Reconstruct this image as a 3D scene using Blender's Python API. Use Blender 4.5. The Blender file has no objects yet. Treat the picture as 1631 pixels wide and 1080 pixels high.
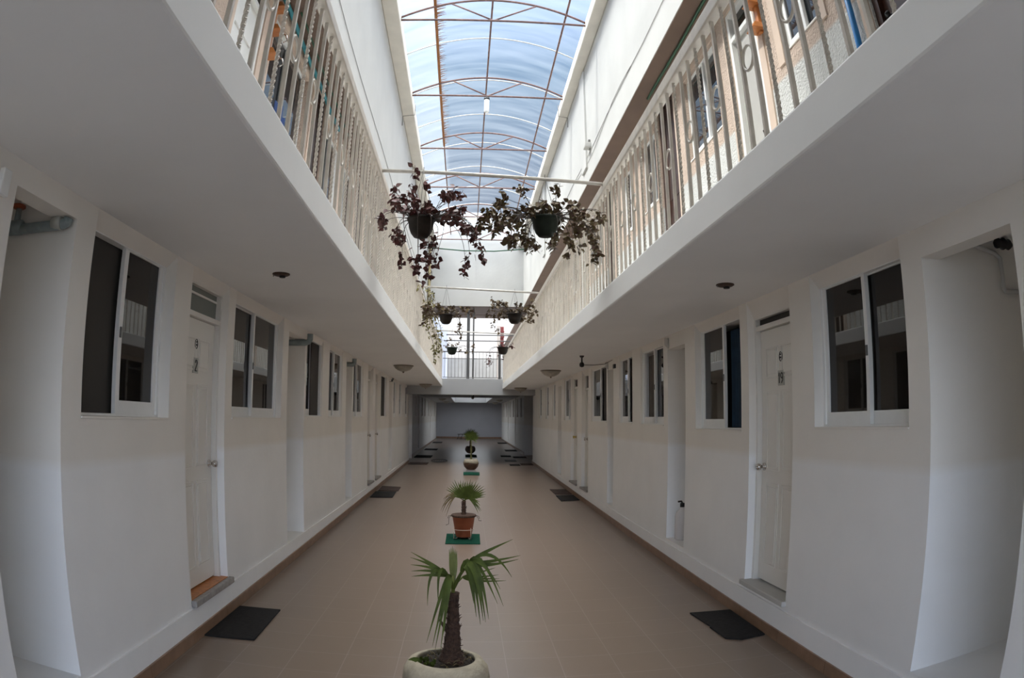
import bpy, bmesh, math, random
from mathutils import Vector, Matrix
random.seed(7)
S = bpy.context.scene
COL = S.collection
PI = math.pi

# ------------------------------------------------------------------ camera
cd = bpy.data.cameras.new('camera')
cam = bpy.data.objects.new('camera', cd)
COL.objects.link(cam)
cd.type = 'PANO'
cd.sensor_fit = 'HORIZONTAL'
cd.sensor_width = 36.0
cd.panorama_type = 'FISHEYE_EQUISOLID'
cd.fisheye_lens = 1058.73 * 36.0 / 1631.0
cd.fisheye_fov = math.radians(178)
cd.clip_start = 0.02
cd.clip_end = 300
YAW, PITCH, ROLL = -0.0676, 0.1179, 0.00665
cam.matrix_world = (Matrix.Translation((0, 0, 1.6)) @ Matrix.Rotation(YAW, 4, 'Z') @ Matrix.Rotation(PI / 2, 4, 'X')
                    @ Matrix.Rotation(PITCH, 4, 'X') @ Matrix.Rotation(ROLL, 4, 'Z'))
S.camera = cam

# ------------------------------------------------------------------ sky, sun, exposure
S.view_settings.view_transform = 'Standard'
S.view_settings.look = 'None'
S.view_settings.gamma = 1.0
S.view_settings.exposure = 0.31
W = bpy.data.worlds.new('world')
S.world = W
W.use_nodes = True
nt = W.node_tree
for n in list(nt.nodes):
    nt.nodes.remove(n)
wo = nt.nodes.new('ShaderNodeOutputWorld')
wb = nt.nodes.new('ShaderNodeBackground')
tc = nt.nodes.new('ShaderNodeTexCoord')
sp = nt.nodes.new('ShaderNodeSeparateXYZ')
nt.links.new(tc.outputs['Generated'], sp.inputs[0])
ramp = nt.nodes.new('ShaderNodeValToRGB')
els = ramp.color_ramp.elements
els[0].position = 0.0
els[0].color = (0.10, 0.095, 0.085, 1)
els[1].position = 1.0
els[1].color = (1.0, 0.985, 0.96, 1)
for p, c in ((0.004, (0.10, 0.095, 0.085, 1)), (0.012, (1.0, 1.0, 1.02, 1)), (0.165, (1.0, 1.0, 1.02, 1)), (0.205, (0.30, 0.33, 0.42, 1)), (0.25, (0.135, 0.160, 0.232, 1)), (0.34, (0.066, 0.114, 0.208, 1)), (0.50, (0.098, 0.208, 0.358, 1)),
             (0.62, (0.42, 0.58, 0.92, 1)), (0.78, (1.0, 0.985, 0.96, 1))):
    e = els.new(p)
    e.color = c
nt.links.new(sp.outputs['Z'], ramp.inputs[0])
noi = nt.nodes.new('ShaderNodeTexNoise')
noi.inputs['Scale'].default_value = 3.0
noi.inputs['Detail'].default_value = 5.0
mp = nt.nodes.new('ShaderNodeMapping')
mp.inputs['Scale'].default_value = (1.0, 1.0, 3.0)
nt.links.new(tc.outputs['Generated'], mp.inputs[0])
nt.links.new(mp.outputs[0], noi.inputs['Vector'])
cr = nt.nodes.new('ShaderNodeValToRGB')
cr.color_ramp.elements[0].position = 0.5
cr.color_ramp.elements[0].color = (0, 0, 0, 1)
cr.color_ramp.elements[1].position = 0.8
cr.color_ramp.elements[1].color = (0.13, 0.13, 0.13, 1)
nt.links.new(noi.outputs['Fac'], cr.inputs[0])
mx = nt.nodes.new('ShaderNodeMixRGB')
mx.inputs[2].default_value = (0.75, 0.80, 0.86, 1)
nt.links.new(cr.outputs[0], mx.inputs[0])
nt.links.new(ramp.outputs[0], mx.inputs[1])
# strength: bright haze low, blue mid, thin bright cloud towards the zenith
sr = nt.nodes.new('ShaderNodeMapRange')
sr.inputs['From Min'].default_value = 0.60
sr.inputs['From Max'].default_value = 0.95
sr.inputs['To Min'].default_value = 1.0
sr.inputs['To Max'].default_value = 9.5
nt.links.new(sp.outputs['Z'], sr.inputs['Value'])
# the open sky behind the camera is a clear cool blue
rb = nt.nodes.new('ShaderNodeMapRange')
rb.inputs['From Min'].default_value = 0.1
rb.inputs['From Max'].default_value = -0.5
nt.links.new(sp.outputs['Y'], rb.inputs['Value'])
mb_ = nt.nodes.new('ShaderNodeMixRGB')
mb_.blend_type = 'MULTIPLY'
mb_.inputs[2].default_value = (4.3, 4.9, 5.8, 1)
rz = nt.nodes.new('ShaderNodeMapRange')
rz.inputs['From Min'].default_value = 0.5
rz.inputs['From Max'].default_value = 0.2
nt.links.new(sp.outputs['Z'], rz.inputs['Value'])
rm_ = nt.nodes.new('ShaderNodeMath')
rm_.operation = 'MULTIPLY'
nt.links.new(rb.outputs[0], rm_.inputs[0])
nt.links.new(rz.outputs[0], rm_.inputs[1])
nt.links.new(rm_.outputs[0], mb_.inputs[0])
nt.links.new(mx.outputs[0], mb_.inputs[1])
nt.links.new(mb_.outputs[0], wb.inputs['Color'])
nt.links.new(sr.outputs[0], wb.inputs['Strength'])
nt.links.new(wb.outputs[0], wo.inputs[0])

sd = bpy.data.lights.new('sun', 'SUN')
sun = bpy.data.objects.new('sun', sd)
COL.objects.link(sun)
sd.energy = 3.4
sd.angle = math.radians(6)
sd.color = (1.0, 0.97, 0.91)
sv = Vector((0.62, 0.16, -0.80))
sun.rotation_euler = sv.to_track_quat('-Z', 'Y').to_euler()
S.cycles.diffuse_bounces = 7
S.cycles.max_bounces = 14
S.cycles.transparent_max_bounces = 16

# ------------------------------------------------------------------ materials
MATS = {}


def mat(name, col, rough=0.6, metal=0.0, noise=0.0, nscale=8.0, bump=0.0, bscale=60.0, spec=0.5, col2=None):
    m = bpy.data.materials.new(name)
    m.use_nodes = True
    t = m.node_tree
    b = t.nodes['Principled BSDF']
    b.inputs['Base Color'].default_value = (*col, 1)
    b.inputs['Roughness'].default_value = rough
    b.inputs['Metallic'].default_value = metal
    b.inputs['Specular IOR Level'].default_value = spec
    g = t.nodes.new('ShaderNodeNewGeometry')
    if noise or col2:
        n = t.nodes.new('ShaderNodeTexNoise')
        n.inputs['Scale'].default_value = nscale
        n.inputs['Detail'].default_value = 6
        t.links.new(g.outputs['Position'], n.inputs['Vector'])
        x = t.nodes.new('ShaderNodeMixRGB')
        c2 = col2 or tuple(max(0, c * (1 - noise)) for c in col)
        x.inputs[1].default_value = (*col, 1)
        x.inputs[2].default_value = (*c2, 1)
        r = t.nodes.new('ShaderNodeMapRange')
        r.inputs['From Min'].default_value = 0.35
        r.inputs['From Max'].default_value = 0.68
        t.links.new(n.outputs['Fac'], r.inputs['Value'])
        t.links.new(r.outputs[0], x.inputs[0])
        t.links.new(x.outputs[0], b.inputs['Base Color'])
    if bump:
        n2 = t.nodes.new('ShaderNodeTexNoise')
        n2.inputs['Scale'].default_value = bscale
        n2.inputs['Detail'].default_value = 4
        t.links.new(g.outputs['Position'], n2.inputs['Vector'])
        bp = t.nodes.new('ShaderNodeBump')
        bp.inputs['Strength'].default_value = bump
        bp.inputs['Distance'].default_value = 0.02
        t.links.new(n2.outputs['Fac'], bp.inputs['Height'])
        t.links.new(bp.outputs[0], b.inputs['Normal'])
    MATS[name] = m
    return m


def two_tone(name, low, high, zsplit, bump=0.12, bscale=14.0, rough=0.5, soft=0.03, nz=0.05):
    """paint that changes colour at a height: the lower coat and the upper coat of a plastered wall"""
    m = mat(name, low, rough)
    t = m.node_tree
    b = t.nodes['Principled BSDF']
    g = t.nodes.new('ShaderNodeNewGeometry')
    s = t.nodes.new('ShaderNodeSeparateXYZ')
    t.links.new(g.outputs['Position'], s.inputs[0])
    r = t.nodes.new('ShaderNodeMapRange')
    r.inputs['From Min'].default_value = zsplit - soft
    r.inputs['From Max'].default_value = zsplit + soft
    t.links.new(s.outputs['Z'], r.inputs['Value'])
    x = t.nodes.new('ShaderNodeMixRGB')
    x.inputs[1].default_value = (*low, 1)
    x.inputs[2].default_value = (*high, 1)
    t.links.new(r.outputs[0], x.inputs[0])
    n = t.nodes.new('ShaderNodeTexNoise')
    n.inputs['Scale'].default_value = 2.2
    n.inputs['Detail'].default_value = 6
    t.links.new(g.outputs['Position'], n.inputs['Vector'])
    y = t.nodes.new('ShaderNodeMixRGB')
    y.blend_type = 'MULTIPLY'
    y.inputs[0].default_value = 1.0
    rr = t.nodes.new('ShaderNodeMapRange')
    rr.inputs['From Min'].default_value = 0.3
    rr.inputs['From Max'].default_value = 0.7
    rr.inputs['To Min'].default_value = 1.0 - nz
    rr.inputs['To Max'].default_value = 1.0
    t.links.new(n.outputs['Fac'], rr.inputs['Value'])
    t.links.new(x.outputs[0], y.inputs[1])
    t.links.new(rr.outputs[0], y.inputs[2])
    t.links.new(y.outputs[0], b.inputs['Base Color'])
    n2 = t.nodes.new('ShaderNodeTexNoise')
    n2.inputs['Scale'].default_value = bscale
    n2.inputs['Detail'].default_value = 5
    t.links.new(g.outputs['Position'], n2.inputs['Vector'])
    bp = t.nodes.new('ShaderNodeBump')
    bp.inputs['Strength'].default_value = bump
    bp.inputs['Distance'].default_value = 0.02
    t.links.new(n2.outputs['Fac'], bp.inputs['Height'])
    t.links.new(bp.outputs[0], b.inputs['Normal'])
    return m


M_WALL = two_tone('wall_paint', (0.91, 0.91, 0.90), (0.85, 0.815, 0.755), 1.3)
M_STUCCO = two_tone('upper_stucco', (0.66, 0.66, 0.63), (0.60, 0.475, 0.385), 3.9, bump=1.0, bscale=55.0, rough=0.85, soft=0.015, nz=0.16)
M_WHITE = mat('white_plaster', (0.535, 0.528, 0.50), 0.7, noise=0.07, nscale=1.6, bump=0.08, bscale=12)
M_SLAB = mat('slab_plaster', (0.92, 0.922, 0.915), 0.7, noise=0.05, nscale=1.3, bump=0.06, bscale=9)
M_SOFFIT = mat('brown_soffit', (0.17, 0.112, 0.08), 0.7, noise=0.15, nscale=3)
M_GUTTER = mat('gutter_cream', (0.74, 0.70, 0.62), 0.7, noise=0.12, nscale=3)
M_BACK = mat('passage_grey', (0.42, 0.43, 0.47), 0.6, noise=0.06, nscale=2)
M_PEACH = mat('smooth_peach', (0.62, 0.49, 0.39), 0.6, noise=0.08, nscale=5)
M_SKIRT = mat('skirting_tile', (0.27, 0.16, 0.10), 0.35, noise=0.25, nscale=9)
M_STONE = mat('threshold_stone', (0.36, 0.34, 0.32), 0.5, noise=0.3, nscale=30)
M_ORANGETILE = mat('orange_tile', (0.62, 0.24, 0.07), 0.4, noise=0.3, nscale=30)
M_ALU = mat('white_aluminium', (0.84, 0.84, 0.82), 0.35, noise=0.03, nscale=20)
M_GLASS = mat('dark_tinted_glass', (0.014, 0.012, 0.010), 0.02, spec=0.45)
M_MESH = mat('dark_insect_mesh', (0.050, 0.044, 0.038), 0.75, noise=0.15, nscale=300)
M_DARK = mat('room_shade_sheet', (0.03, 0.026, 0.022), 0.9)  # near-black colour stands in for the shade inside the rooms
M_BLUEGLASS = mat('clear_window_glass', (0.018, 0.022, 0.028), 0.02, spec=0.8)
M_FROST = mat('louvre_glass', (0.16, 0.18, 0.16), 0.15)
M_DOOR = mat('door_paint', (0.78, 0.755, 0.70), 0.4, noise=0.03, nscale=3)
M_UDOOR = mat('upper_door_white', (0.80, 0.80, 0.77), 0.4, noise=0.04, nscale=3)
M_UDOORG = mat('upper_door_shaded', (0.46, 0.445, 0.41), 0.4, noise=0.04, nscale=3)  # white door standing in shade; the dimness is put into this colour
M_BROWN = mat('dark_brown_wood', (0.045, 0.017, 0.010), 0.35, noise=0.4, nscale=12)
M_CHROME = mat('chrome', (0.62, 0.60, 0.58), 0.18, 1.0)
M_BRASS = mat('brass', (0.72, 0.55, 0.16), 0.25, 1.0)
M_BLACK = mat('black_enamel', (0.012, 0.011, 0.011), 0.45)
M_INK = mat('sign_ink', (0.05, 0.05, 0.045), 0.5)
M_PLATE = mat('plate_grey', (0.42, 0.42, 0.38), 0.45)
M_RAIL = mat('rail_cream_paint', (0.68, 0.62, 0.54), 0.45, noise=0.15, nscale=14)
M_RUST = mat('rusty_steel', (0.22, 0.13, 0.11), 0.7, noise=0.4, nscale=18)
M_RUST2 = mat('rust_runs', (0.36, 0.15, 0.05), 0.85, noise=0.4, nscale=40)
M_RIB = mat('white_rib', (0.60, 0.59, 0.55), 0.5)
M_PIPEW = mat('white_pipe', (0.66, 0.63, 0.58), 0.4, noise=0.15, nscale=20)
M_PVC = mat('grey_green_pipe', (0.26, 0.31, 0.31), 0.45, noise=0.2, nscale=25)
M_VALVE = mat('red_valve', (0.36, 0.08, 0.03), 0.5)
M_MAT = mat('charcoal_rubber', (0.032, 0.030, 0.029), 0.9, spec=0.15, noise=0.35, nscale=40, bump=0.6, bscale=300)
M_MATBR = mat('brown_rubber', (0.060, 0.035, 0.026), 0.85, noise=0.35, nscale=40, bump=0.6, bscale=300)
M_GMAT = mat('green_turf_mat', (0.010, 0.060, 0.038), 0.95, spec=0.05, noise=0.25, nscale=60, bump=0.6, bscale=300)
M_POTST = mat('stone_pot', (0.40, 0.35, 0.26), 0.75, noise=0.25, nscale=14, bump=0.35, bscale=45)
M_POTBR = mat('brown_glaze', (0.085, 0.040, 0.022), 0.35, noise=0.3, nscale=14)
M_POTG = mat('brown_stone_pot', (0.20, 0.145, 0.11), 0.7, noise=0.25, nscale=14)
M_SOFFITE = mat('dark_brown_soffit', (0.095, 0.058, 0.042), 0.7, noise=0.15, nscale=3)
M_TERRA = mat('terracotta', (0.33, 0.085, 0.035), 0.6, noise=0.2, nscale=10)
M_SOIL = mat('soil', (0.035, 0.026, 0.018), 0.95, noise=0.5, nscale=60, bump=1.0, bscale=90)
M_TRUNK = mat('palm_trunk', (0.085, 0.045, 0.028), 0.95, noise=0.5, nscale=45, bump=1.0, bscale=70)
M_TRUNK2 = mat('green_stem', (0.16, 0.15, 0.05), 0.7, noise=0.3, nscale=30)
M_LEAF = mat('palm_leaf', (0.088, 0.118, 0.022), 0.6, noise=0.4, nscale=12, spec=0.2)
M_LEAFY = mat('palm_spear', (0.17, 0.19, 0.04), 0.5, noise=0.3, nscale=25)
M_LEAFD = mat('dry_palm_leaf', (0.16, 0.115, 0.05), 0.7, noise=0.4, nscale=25)
M_PURPLE = mat('purple_leaf', (0.115, 0.020, 0.024), 0.5, noise=0.4, nscale=40, col2=(0.060, 0.030, 0.016))
M_OLIVE = mat('olive_leaf', (0.120, 0.095, 0.028), 0.5, noise=0.4, nscale=40, col2=(0.080, 0.028, 0.022))
M_VINE = mat('yellow_vine', (0.20, 0.19, 0.045), 0.55, noise=0.4, nscale=30, col2=(0.11, 0.07, 0.03))
M_STEM = mat('vine_stem', (0.055, 0.040, 0.032), 0.7)
M_HPOT = mat('hanging_pot', (0.020, 0.013, 0.009), 0.6, noise=0.4, spec=0.2, nscale=20)
M_HPOTG = mat('hanging_pot_green', (0.012, 0.019, 0.011), 0.55, noise=0.4, spec=0.25, nscale=20)
M_WIRE = mat('grey_wire', (0.12, 0.11, 0.10), 0.6)
M_CABLE = mat('pale_grey_cable', (0.26, 0.25, 0.24), 0.6)
M_WIREP = mat('pale_wire', (0.62, 0.50, 0.42), 0.4)
M_LAMPG = mat('alabaster_glass', (0.44, 0.40, 0.33), 0.3, noise=0.25, nscale=20)
M_LAMPR = mat('lamp_rim', (0.22, 0.17, 0.13), 0.4)
M_LAMPB = mat('lamp_base_brown', (0.085, 0.040, 0.022), 0.5, noise=0.5, nscale=50)
M_BULB = mat('white_bulb_glass', (0.95, 0.95, 0.92), 0.3)
M_ORANGE = mat('orange_wood', (0.50, 0.18, 0.045), 0.35, noise=0.25, nscale=14)
M_BLUE = mat('blue_plastic', (0.02, 0.20, 0.52), 0.4)
M_BLUECL = mat('blue_cloth', (0.03, 0.075, 0.24), 0.8, noise=0.2, nscale=10)
M_NAVY = mat('navy_curtain', (0.006, 0.032, 0.065), 0.75, noise=0.3, nscale=8)
M_TAUPE = mat('taupe_curtain', (0.17, 0.145, 0.12), 0.8, noise=0.2, nscale=8)
M_TEAL = mat('teal_tube', (0.02, 0.20, 0.24), 0.5)
M_GHOSE = mat('dark_green_hose', (0.012, 0.07, 0.03), 0.4)
M_YPIPE = mat('yellowed_pipe', (0.62, 0.52, 0.30), 0.5, noise=0.2, nscale=10)
M_REDP = mat('red_paint', (0.24, 0.05, 0.05), 0.5)
M_STEEL = mat('dark_steel', (0.10, 0.10, 0.10), 0.5)
M_GREYW = mat('grey_cement', (0.42, 0.42, 0.41), 0.8, noise=0.1, nscale=4)
M_COLUMN = mat('pale_blue_wall', (0.62, 0.67, 0.78), 0.7)
M_JUG = mat('translucent_jug', (0.72, 0.69, 0.68), 0.25)
M_PINK = mat('pinkish_edge', (0.52, 0.47, 0.43), 0.7)

M_FPANEL = bpy.data.materials.new('added_frosted_panel')  # for the panel added over the passage opening to hold back skylight
M_FPANEL.use_nodes = True
t = M_FPANEL.node_tree
t.nodes.remove(t.nodes['Principled BSDF'])
tl = t.nodes.new('ShaderNodeBsdfTranslucent')
tl.inputs[0].default_value = (0.22, 0.23, 0.24, 1)
t.links.new(tl.outputs[0], t.nodes['Material Output'].inputs[0])

# floor: glazed brown tiles with pale joints
M_FLOOR = mat('floor_tile', (0.42, 0.28, 0.20), 0.22, spec=0.8)
t = M_FLOOR.node_tree
b = t.nodes['Principled BSDF']
g = t.nodes.new('ShaderNodeNewGeometry')
mpg = t.nodes.new('ShaderNodeMapping')
mpg.inputs['Location'].default_value = (-0.25 + 0.345 * 20, 0.345 * 30, 0)
t.links.new(g.outputs['Position'], mpg.inputs[0])
br = t.nodes.new('ShaderNodeTexBrick')
br.offset = 0.0
br.inputs['Scale'].default_value = 1.0
br.inputs['Brick Width'].default_value = 0.345
br.inputs['Row Height'].default_value = 0.345
br.inputs['Mortar Size'].default_value = 0.0028
br.inputs['Mortar Smooth'].default_value = 0.3
br.inputs['Color1'].default_value = (0.178, 0.130, 0.098, 1)
br.inputs['Color2'].default_value = (0.170, 0.124, 0.093, 1)
br.inputs['Mortar'].default_value = (0.24, 0.192, 0.16, 1)
t.links.new(mpg.outputs[0], br.inputs['Vector'])
n = t.nodes.new('ShaderNodeTexNoise')
n.inputs['Scale'].default_value = 2.4
n.inputs['Detail'].default_value = 10
n.inputs['Roughness'].default_value = 0.7
t.links.new(g.outputs['Position'], n.inputs['Vector'])
rr = t.nodes.new('ShaderNodeMapRange')
rr.inputs['From Min'].default_value = 0.3
rr.inputs['From Max'].default_value = 0.7
rr.inputs['To Min'].default_value = 0.91
rr.inputs['To Max'].default_value = 1.03
t.links.new(n.outputs['Fac'], rr.inputs['Value'])
y = t.nodes.new('ShaderNodeMixRGB')
y.blend_type = 'MULTIPLY'
y.inputs[0].default_value = 1
t.links.new(br.outputs['Color'], y.inputs[1])
t.links.new(rr.outputs[0], y.inputs[2])
t.links.new(y.outputs[0], b.inputs['Base Color'])
r2 = t.nodes.new('ShaderNodeMapRange')
r2.inputs['From Min'].default_value = 0.3
r2.inputs['From Max'].default_value = 0.7
r2.inputs['To Min'].default_value = 0.277
r2.inputs['To Max'].default_value = 0.30
t.links.new(n.outputs['Fac'], r2.inputs['Value'])
t.links.new(r2.outputs[0], b.inputs['Roughness'])
bp = t.nodes.new('ShaderNodeBump')
bp.inputs['Strength'].default_value = 0.25
bp.inputs['Distance'].default_value = 0.004
bp.invert = True
t.links.new(br.outputs['Fac'], bp.inputs['Height'])
t.links.new(bp.outputs[0], b.inputs['Normal'])

# translucent corrugated sheet
M_SHEET = bpy.data.materials.new('translucent_roof_sheet')
M_SHEET.use_nodes = True
t = M_SHEET.node_tree
for n in list(t.nodes):
    t.nodes.remove(n)
o = t.nodes.new('ShaderNodeOutputMaterial')
tr = t.nodes.new('ShaderNodeBsdfTransparent')
tr.inputs[0].default_value = (0.93, 0.96, 0.98, 1)
tl = t.nodes.new('ShaderNodeBsdfTranslucent')
tl.inputs[0].default_value = (0.80, 0.86, 0.88, 1)
gm = t.nodes.new('ShaderNodeNewGeometry')
mpp = t.nodes.new('ShaderNodeMapping')
mpp.inputs['Scale'].default_value = (0.5, 3.0, 0.5)
t.links.new(gm.outputs['Position'], mpp.inputs[0])
nn = t.nodes.new('ShaderNodeTexNoise')
nn.inputs['Scale'].default_value = 1.6
nn.inputs['Detail'].default_value = 6
t.links.new(mpp.outputs[0], nn.inputs['Vector'])
rg = t.nodes.new('ShaderNodeMapRange')
rg.inputs['From Min'].default_value = 0.3
rg.inputs['From Max'].default_value = 0.7
rg.inputs['To Min'].default_value = 0.045
rg.inputs['To Max'].default_value = 0.105
t.links.new(nn.outputs['Fac'], rg.inputs['Value'])
# the sheets of the left strip are older and milkier
sx = t.nodes.new('ShaderNodeSeparateXYZ')
t.links.new(gm.outputs['Position'], sx.inputs[0])
rx_ = t.nodes.new('ShaderNodeMapRange')
rx_.inputs['From Min'].default_value = -0.52
rx_.inputs['From Max'].default_value = -0.66
rx_.inputs['To Min'].default_value = 0.0
rx_.inputs['To Max'].default_value = 0.07
t.links.new(sx.outputs['X'], rx_.inputs['Value'])
ad = t.nodes.new('ShaderNodeMath')
ad.operation = 'ADD'
t.links.new(rg.outputs[0], ad.inputs[0])
t.links.new(rx_.outputs[0], ad.inputs[1])
ms = t.nodes.new('ShaderNodeMixShader')
t.links.new(ad.outputs[0], ms.inputs[0])
t.links.new(tr.outputs[0], ms.inputs[1])
t.links.new(tl.outputs[0], ms.inputs[2])
t.links.new(ms.outputs[0], o.inputs[0])


# ------------------------------------------------------------------ mesh helpers
class MB:
    def __init__(s):
        s.v = []
        s.f = []
        s.sm = []

    def quad(s, *p):
        i = len(s.v)
        s.v += [tuple(q) for q in p]
        s.f.append(tuple(range(i, i + len(p))))
        s.sm.append(False)

    def box(s, x0, x1, y0, y1, z0, z1):
        x0, x1 = min(x0, x1), max(x0, x1)
        y0, y1 = min(y0, y1), max(y0, y1)
        z0, z1 = min(z0, z1), max(z0, z1)
        i = len(s.v)
        s.v += [(x, y, z) for z in (z0, z1) for x, y in ((x0, y0), (x1, y0), (x1, y1), (x0, y1))]
        for q in ((3, 2, 1, 0), (4, 5, 6, 7), (0, 1, 5, 4), (1, 2, 6, 5), (2, 3, 7, 6), (3, 0, 4, 7)):
            s.f.append(tuple(i + k for k in q))
            s.sm.append(False)
        return s

    def tube(s, pts, r, n=8, closed=False, cap=True):
        pts = [Vector(p) for p in pts]
        m = len(pts)
        rs = r if isinstance(r, (list, tuple)) else [r] * m
        base = len(s.v)
        up = None
        for k in range(m):
            if closed:
                d = pts[(k + 1) % m] - pts[k - 1]
            else:
                d = pts[min(k + 1, m - 1)] - pts[max(k - 1, 0)]
            if d.length < 1e-9:
                d = Vector((0, 0, 1))
            d.normalize()
            if up is None:
                a = Vector((0, 0, 1)) if abs(d.z) < 0.9 else Vector((1, 0, 0))
                up = (a - d * a.dot(d)).normalized()
            else:
                up = up - d * up.dot(d)
                if up.length < 1e-6:
                    a = Vector((0, 0, 1)) if abs(d.z) < 0.9 else Vector((1, 0, 0))
                    up = a - d * a.dot(d)
                up.normalize()
            sd_ = d.cross(up)
            for j in range(n):
                a = 2 * PI * j / n
                s.v.append(tuple(pts[k] + (up * math.cos(a) + sd_ * math.sin(a)) * rs[k]))
        for k in range(m if closed else m - 1):
            for j in range(n):
                a = base + k * n + j
                b_ = base + k * n + (j + 1) % n
                c = base + ((k + 1) % m) * n + (j + 1) % n
                d_ = base + ((k + 1) % m) * n + j
                s.f.append((a, b_, c, d_))
                s.sm.append(n > 4)
        if cap and not closed:
            s.f.append(tuple(base + j for j in reversed(range(n))))
            s.f.append(tuple(base + (m - 1) * n + j for j in range(n)))
            s.sm += [False, False]
        return s

    def lathe(s, prof, c=(0, 0, 0), n=32, axis='z'):
        base = len(s.v)
        for r, h in prof:
            for j in range(n):
                a = 2 * PI * j / n
                p, q = r * math.cos(a), r * math.sin(a)
                if axis == 'z':
                    s.v.append((c[0] + p, c[1] + q, c[2] + h))
                elif axis == 'x':
                    s.v.append((c[0] + h, c[1] + p, c[2] + q))
                else:
                    s.v.append((c[0] + p, c[1] + h, c[2] + q))
        for k in range(len(prof) - 1):
            for j in range(n):
                s.f.append((base + k * n + j, base + k * n + (j + 1) % n, base + (k + 1) * n + (j + 1) % n, base + (k + 1) * n + j))
                s.sm.append(True)
        if prof[0][0] > 1e-5:
            s.f.append(tuple(base + j for j in reversed(range(n))))
            s.sm.append(False)
        if prof[-1][0] > 1e-5:
            s.f.append(tuple(base + (len(prof) - 1) * n + j for j in range(n)))
            s.sm.append(False)
        return s

    def add(s, o):
        i = len(s.v)
        s.v += o.v
        s.f += [tuple(i + k for k in q) for q in o.f]
        s.sm += o.sm
        return s


ORIG = {}


def obj(name, mb, m, parent=None, bev=0.0):
    off = Vector((0, 0, 0))
    if parent is not None:
        off = ORIG.get(parent.name, Vector((0, 0, 0)))
    me = bpy.data.meshes.new(name)
    me.from_pydata([tuple(Vector(p) - off) for p in mb.v], [], mb.f)
    me.polygons.foreach_set('use_smooth', mb.sm)
    me.validate()
    bm = bmesh.new()
    bm.from_mesh(me)
    bmesh.ops.recalc_face_normals(bm, faces=bm.faces)
    bm.to_mesh(me)
    bm.free()
    for mm in (m if isinstance(m, (list, tuple)) else [m]):
        me.materials.append(mm)
    o_ = bpy.data.objects.new(name, me)
    COL.objects.link(o_)
    if parent is not None:
        o_.parent = parent
    ORIG[o_.name] = off.copy()
    if bev:
        md = o_.modifiers.new('bevel', 'BEVEL')
        md.width = bev
        md.segments = 2
        md.limit_method = 'ANGLE'
    return o_


def tag(o_, label=None, cat=None, group=None, kind=None):
    if label:
        o_['label'] = label
    if cat:
        o_['category'] = cat
    if group:
        o_['group'] = group
    if kind:
        o_['kind'] = kind
    return o_


def thing(name, loc, label=None, cat=None, group=None, kind=None):
    o_ = bpy.data.objects.new(name, None)
    COL.objects.link(o_)
    o_.empty_display_size = 0.1
    o_.location = loc
    ORIG[o_.name] = Vector(loc)
    return tag(o_, label, cat, group, kind)


def struct(name, mb, m, label, cat, parent=None, bev=0.0):
    return tag(obj(name, mb, m, parent, bev), label, cat, None, 'structure')


XL, XR = -1.86, 2.14           # lower wall faces
YB, YE = -2.2, 21.4            # where the corridor starts behind the camera, where the passage starts
ZSL, ZSR = 2.55, 2.47          # balcony undersides
ZTL, ZTR = 2.745, 2.655        # balcony floors
EL, ER = -0.767, 1.113         # balcony edges
UL, UR = -1.72, 2.14           # upper wall faces
FL, FR = -1.34, 1.813          # roof edge / parapet faces
ZR = 5.2                       # roof underside


def fz(y):
    return 0.006 * (y - 4.0)


class Side:
    """wall-space: w runs from the wall face into the wall, y along the corridor"""

    def __init__(s, x, sg):
        s.x = x
        s.sg = sg

    def X(s, w):
        return s.x + s.sg * w

    def box(s, mb, w0, w1, y0, y1, z0, z1):
        return mb.box(s.X(w0), s.X(w1), y0, y1, z0, z1)


def wall_mesh(sd_, y0, y1, z0, z1, th, opens):
    mb = MB()
    ys = sorted({y0, y1} | {v for o_ in opens for v in (o_[0], o_[1])})
    for a, b_ in zip(ys[:-1], ys[1:]):
        mid = (a + b_) / 2
        col = [o_ for o_ in opens if o_[0] < mid < o_[1]]
        zs = sorted({z0, z1} | {v for o_ in col for v in (o_[2], o_[3])})
        for c, d in zip(zs[:-1], zs[1:]):
            mz = (c + d) / 2
            hit = [o_ for o_ in col if o_[2] < mz < o_[3]]
            if hit:
                if hit[0][4] < th:
                    sd_.box(mb, hit[0][4], th, a, b_, c, d)
            else:
                sd_.box(mb, 0, th, a, b_, c, d)
    return mb


SL, SR = Side(XL, -1), Side(XR, 1)
SUL, SUR = Side(UL, -1), Side(UR, 1)

# ------------------------------------------------------------------ floor and lower walls
mb = MB()
mb.quad((-3.4, YB, fz(YB)), (3.9, YB, fz(YB)), (3.9, 43, fz(43)), (-3.4, 43, fz(43)))
mb.quad((-3.4, YB, fz(YB) - .2), (-3.4, 43, fz(43) - .2), (3.9, 43, fz(43) - .2), (3.9, YB, fz(YB) - .2))
for (a, b_) in (((-3.4, YB), (3.9, YB)), ((3.9, YB), (3.9, 43)), ((3.9, 43), (-3.4, 43)), ((-3.4, 43), (-3.4, YB))):
    mb.quad((*a, fz(a[1])), (*a, fz(a[1]) - .2), (*b_, fz(b_[1]) - .2), (*b_, fz(b_[1])))
struct('floor', mb, M_FLOOR, 'brown glazed tile floor with pale joints running down the corridor', 'floor')

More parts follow.
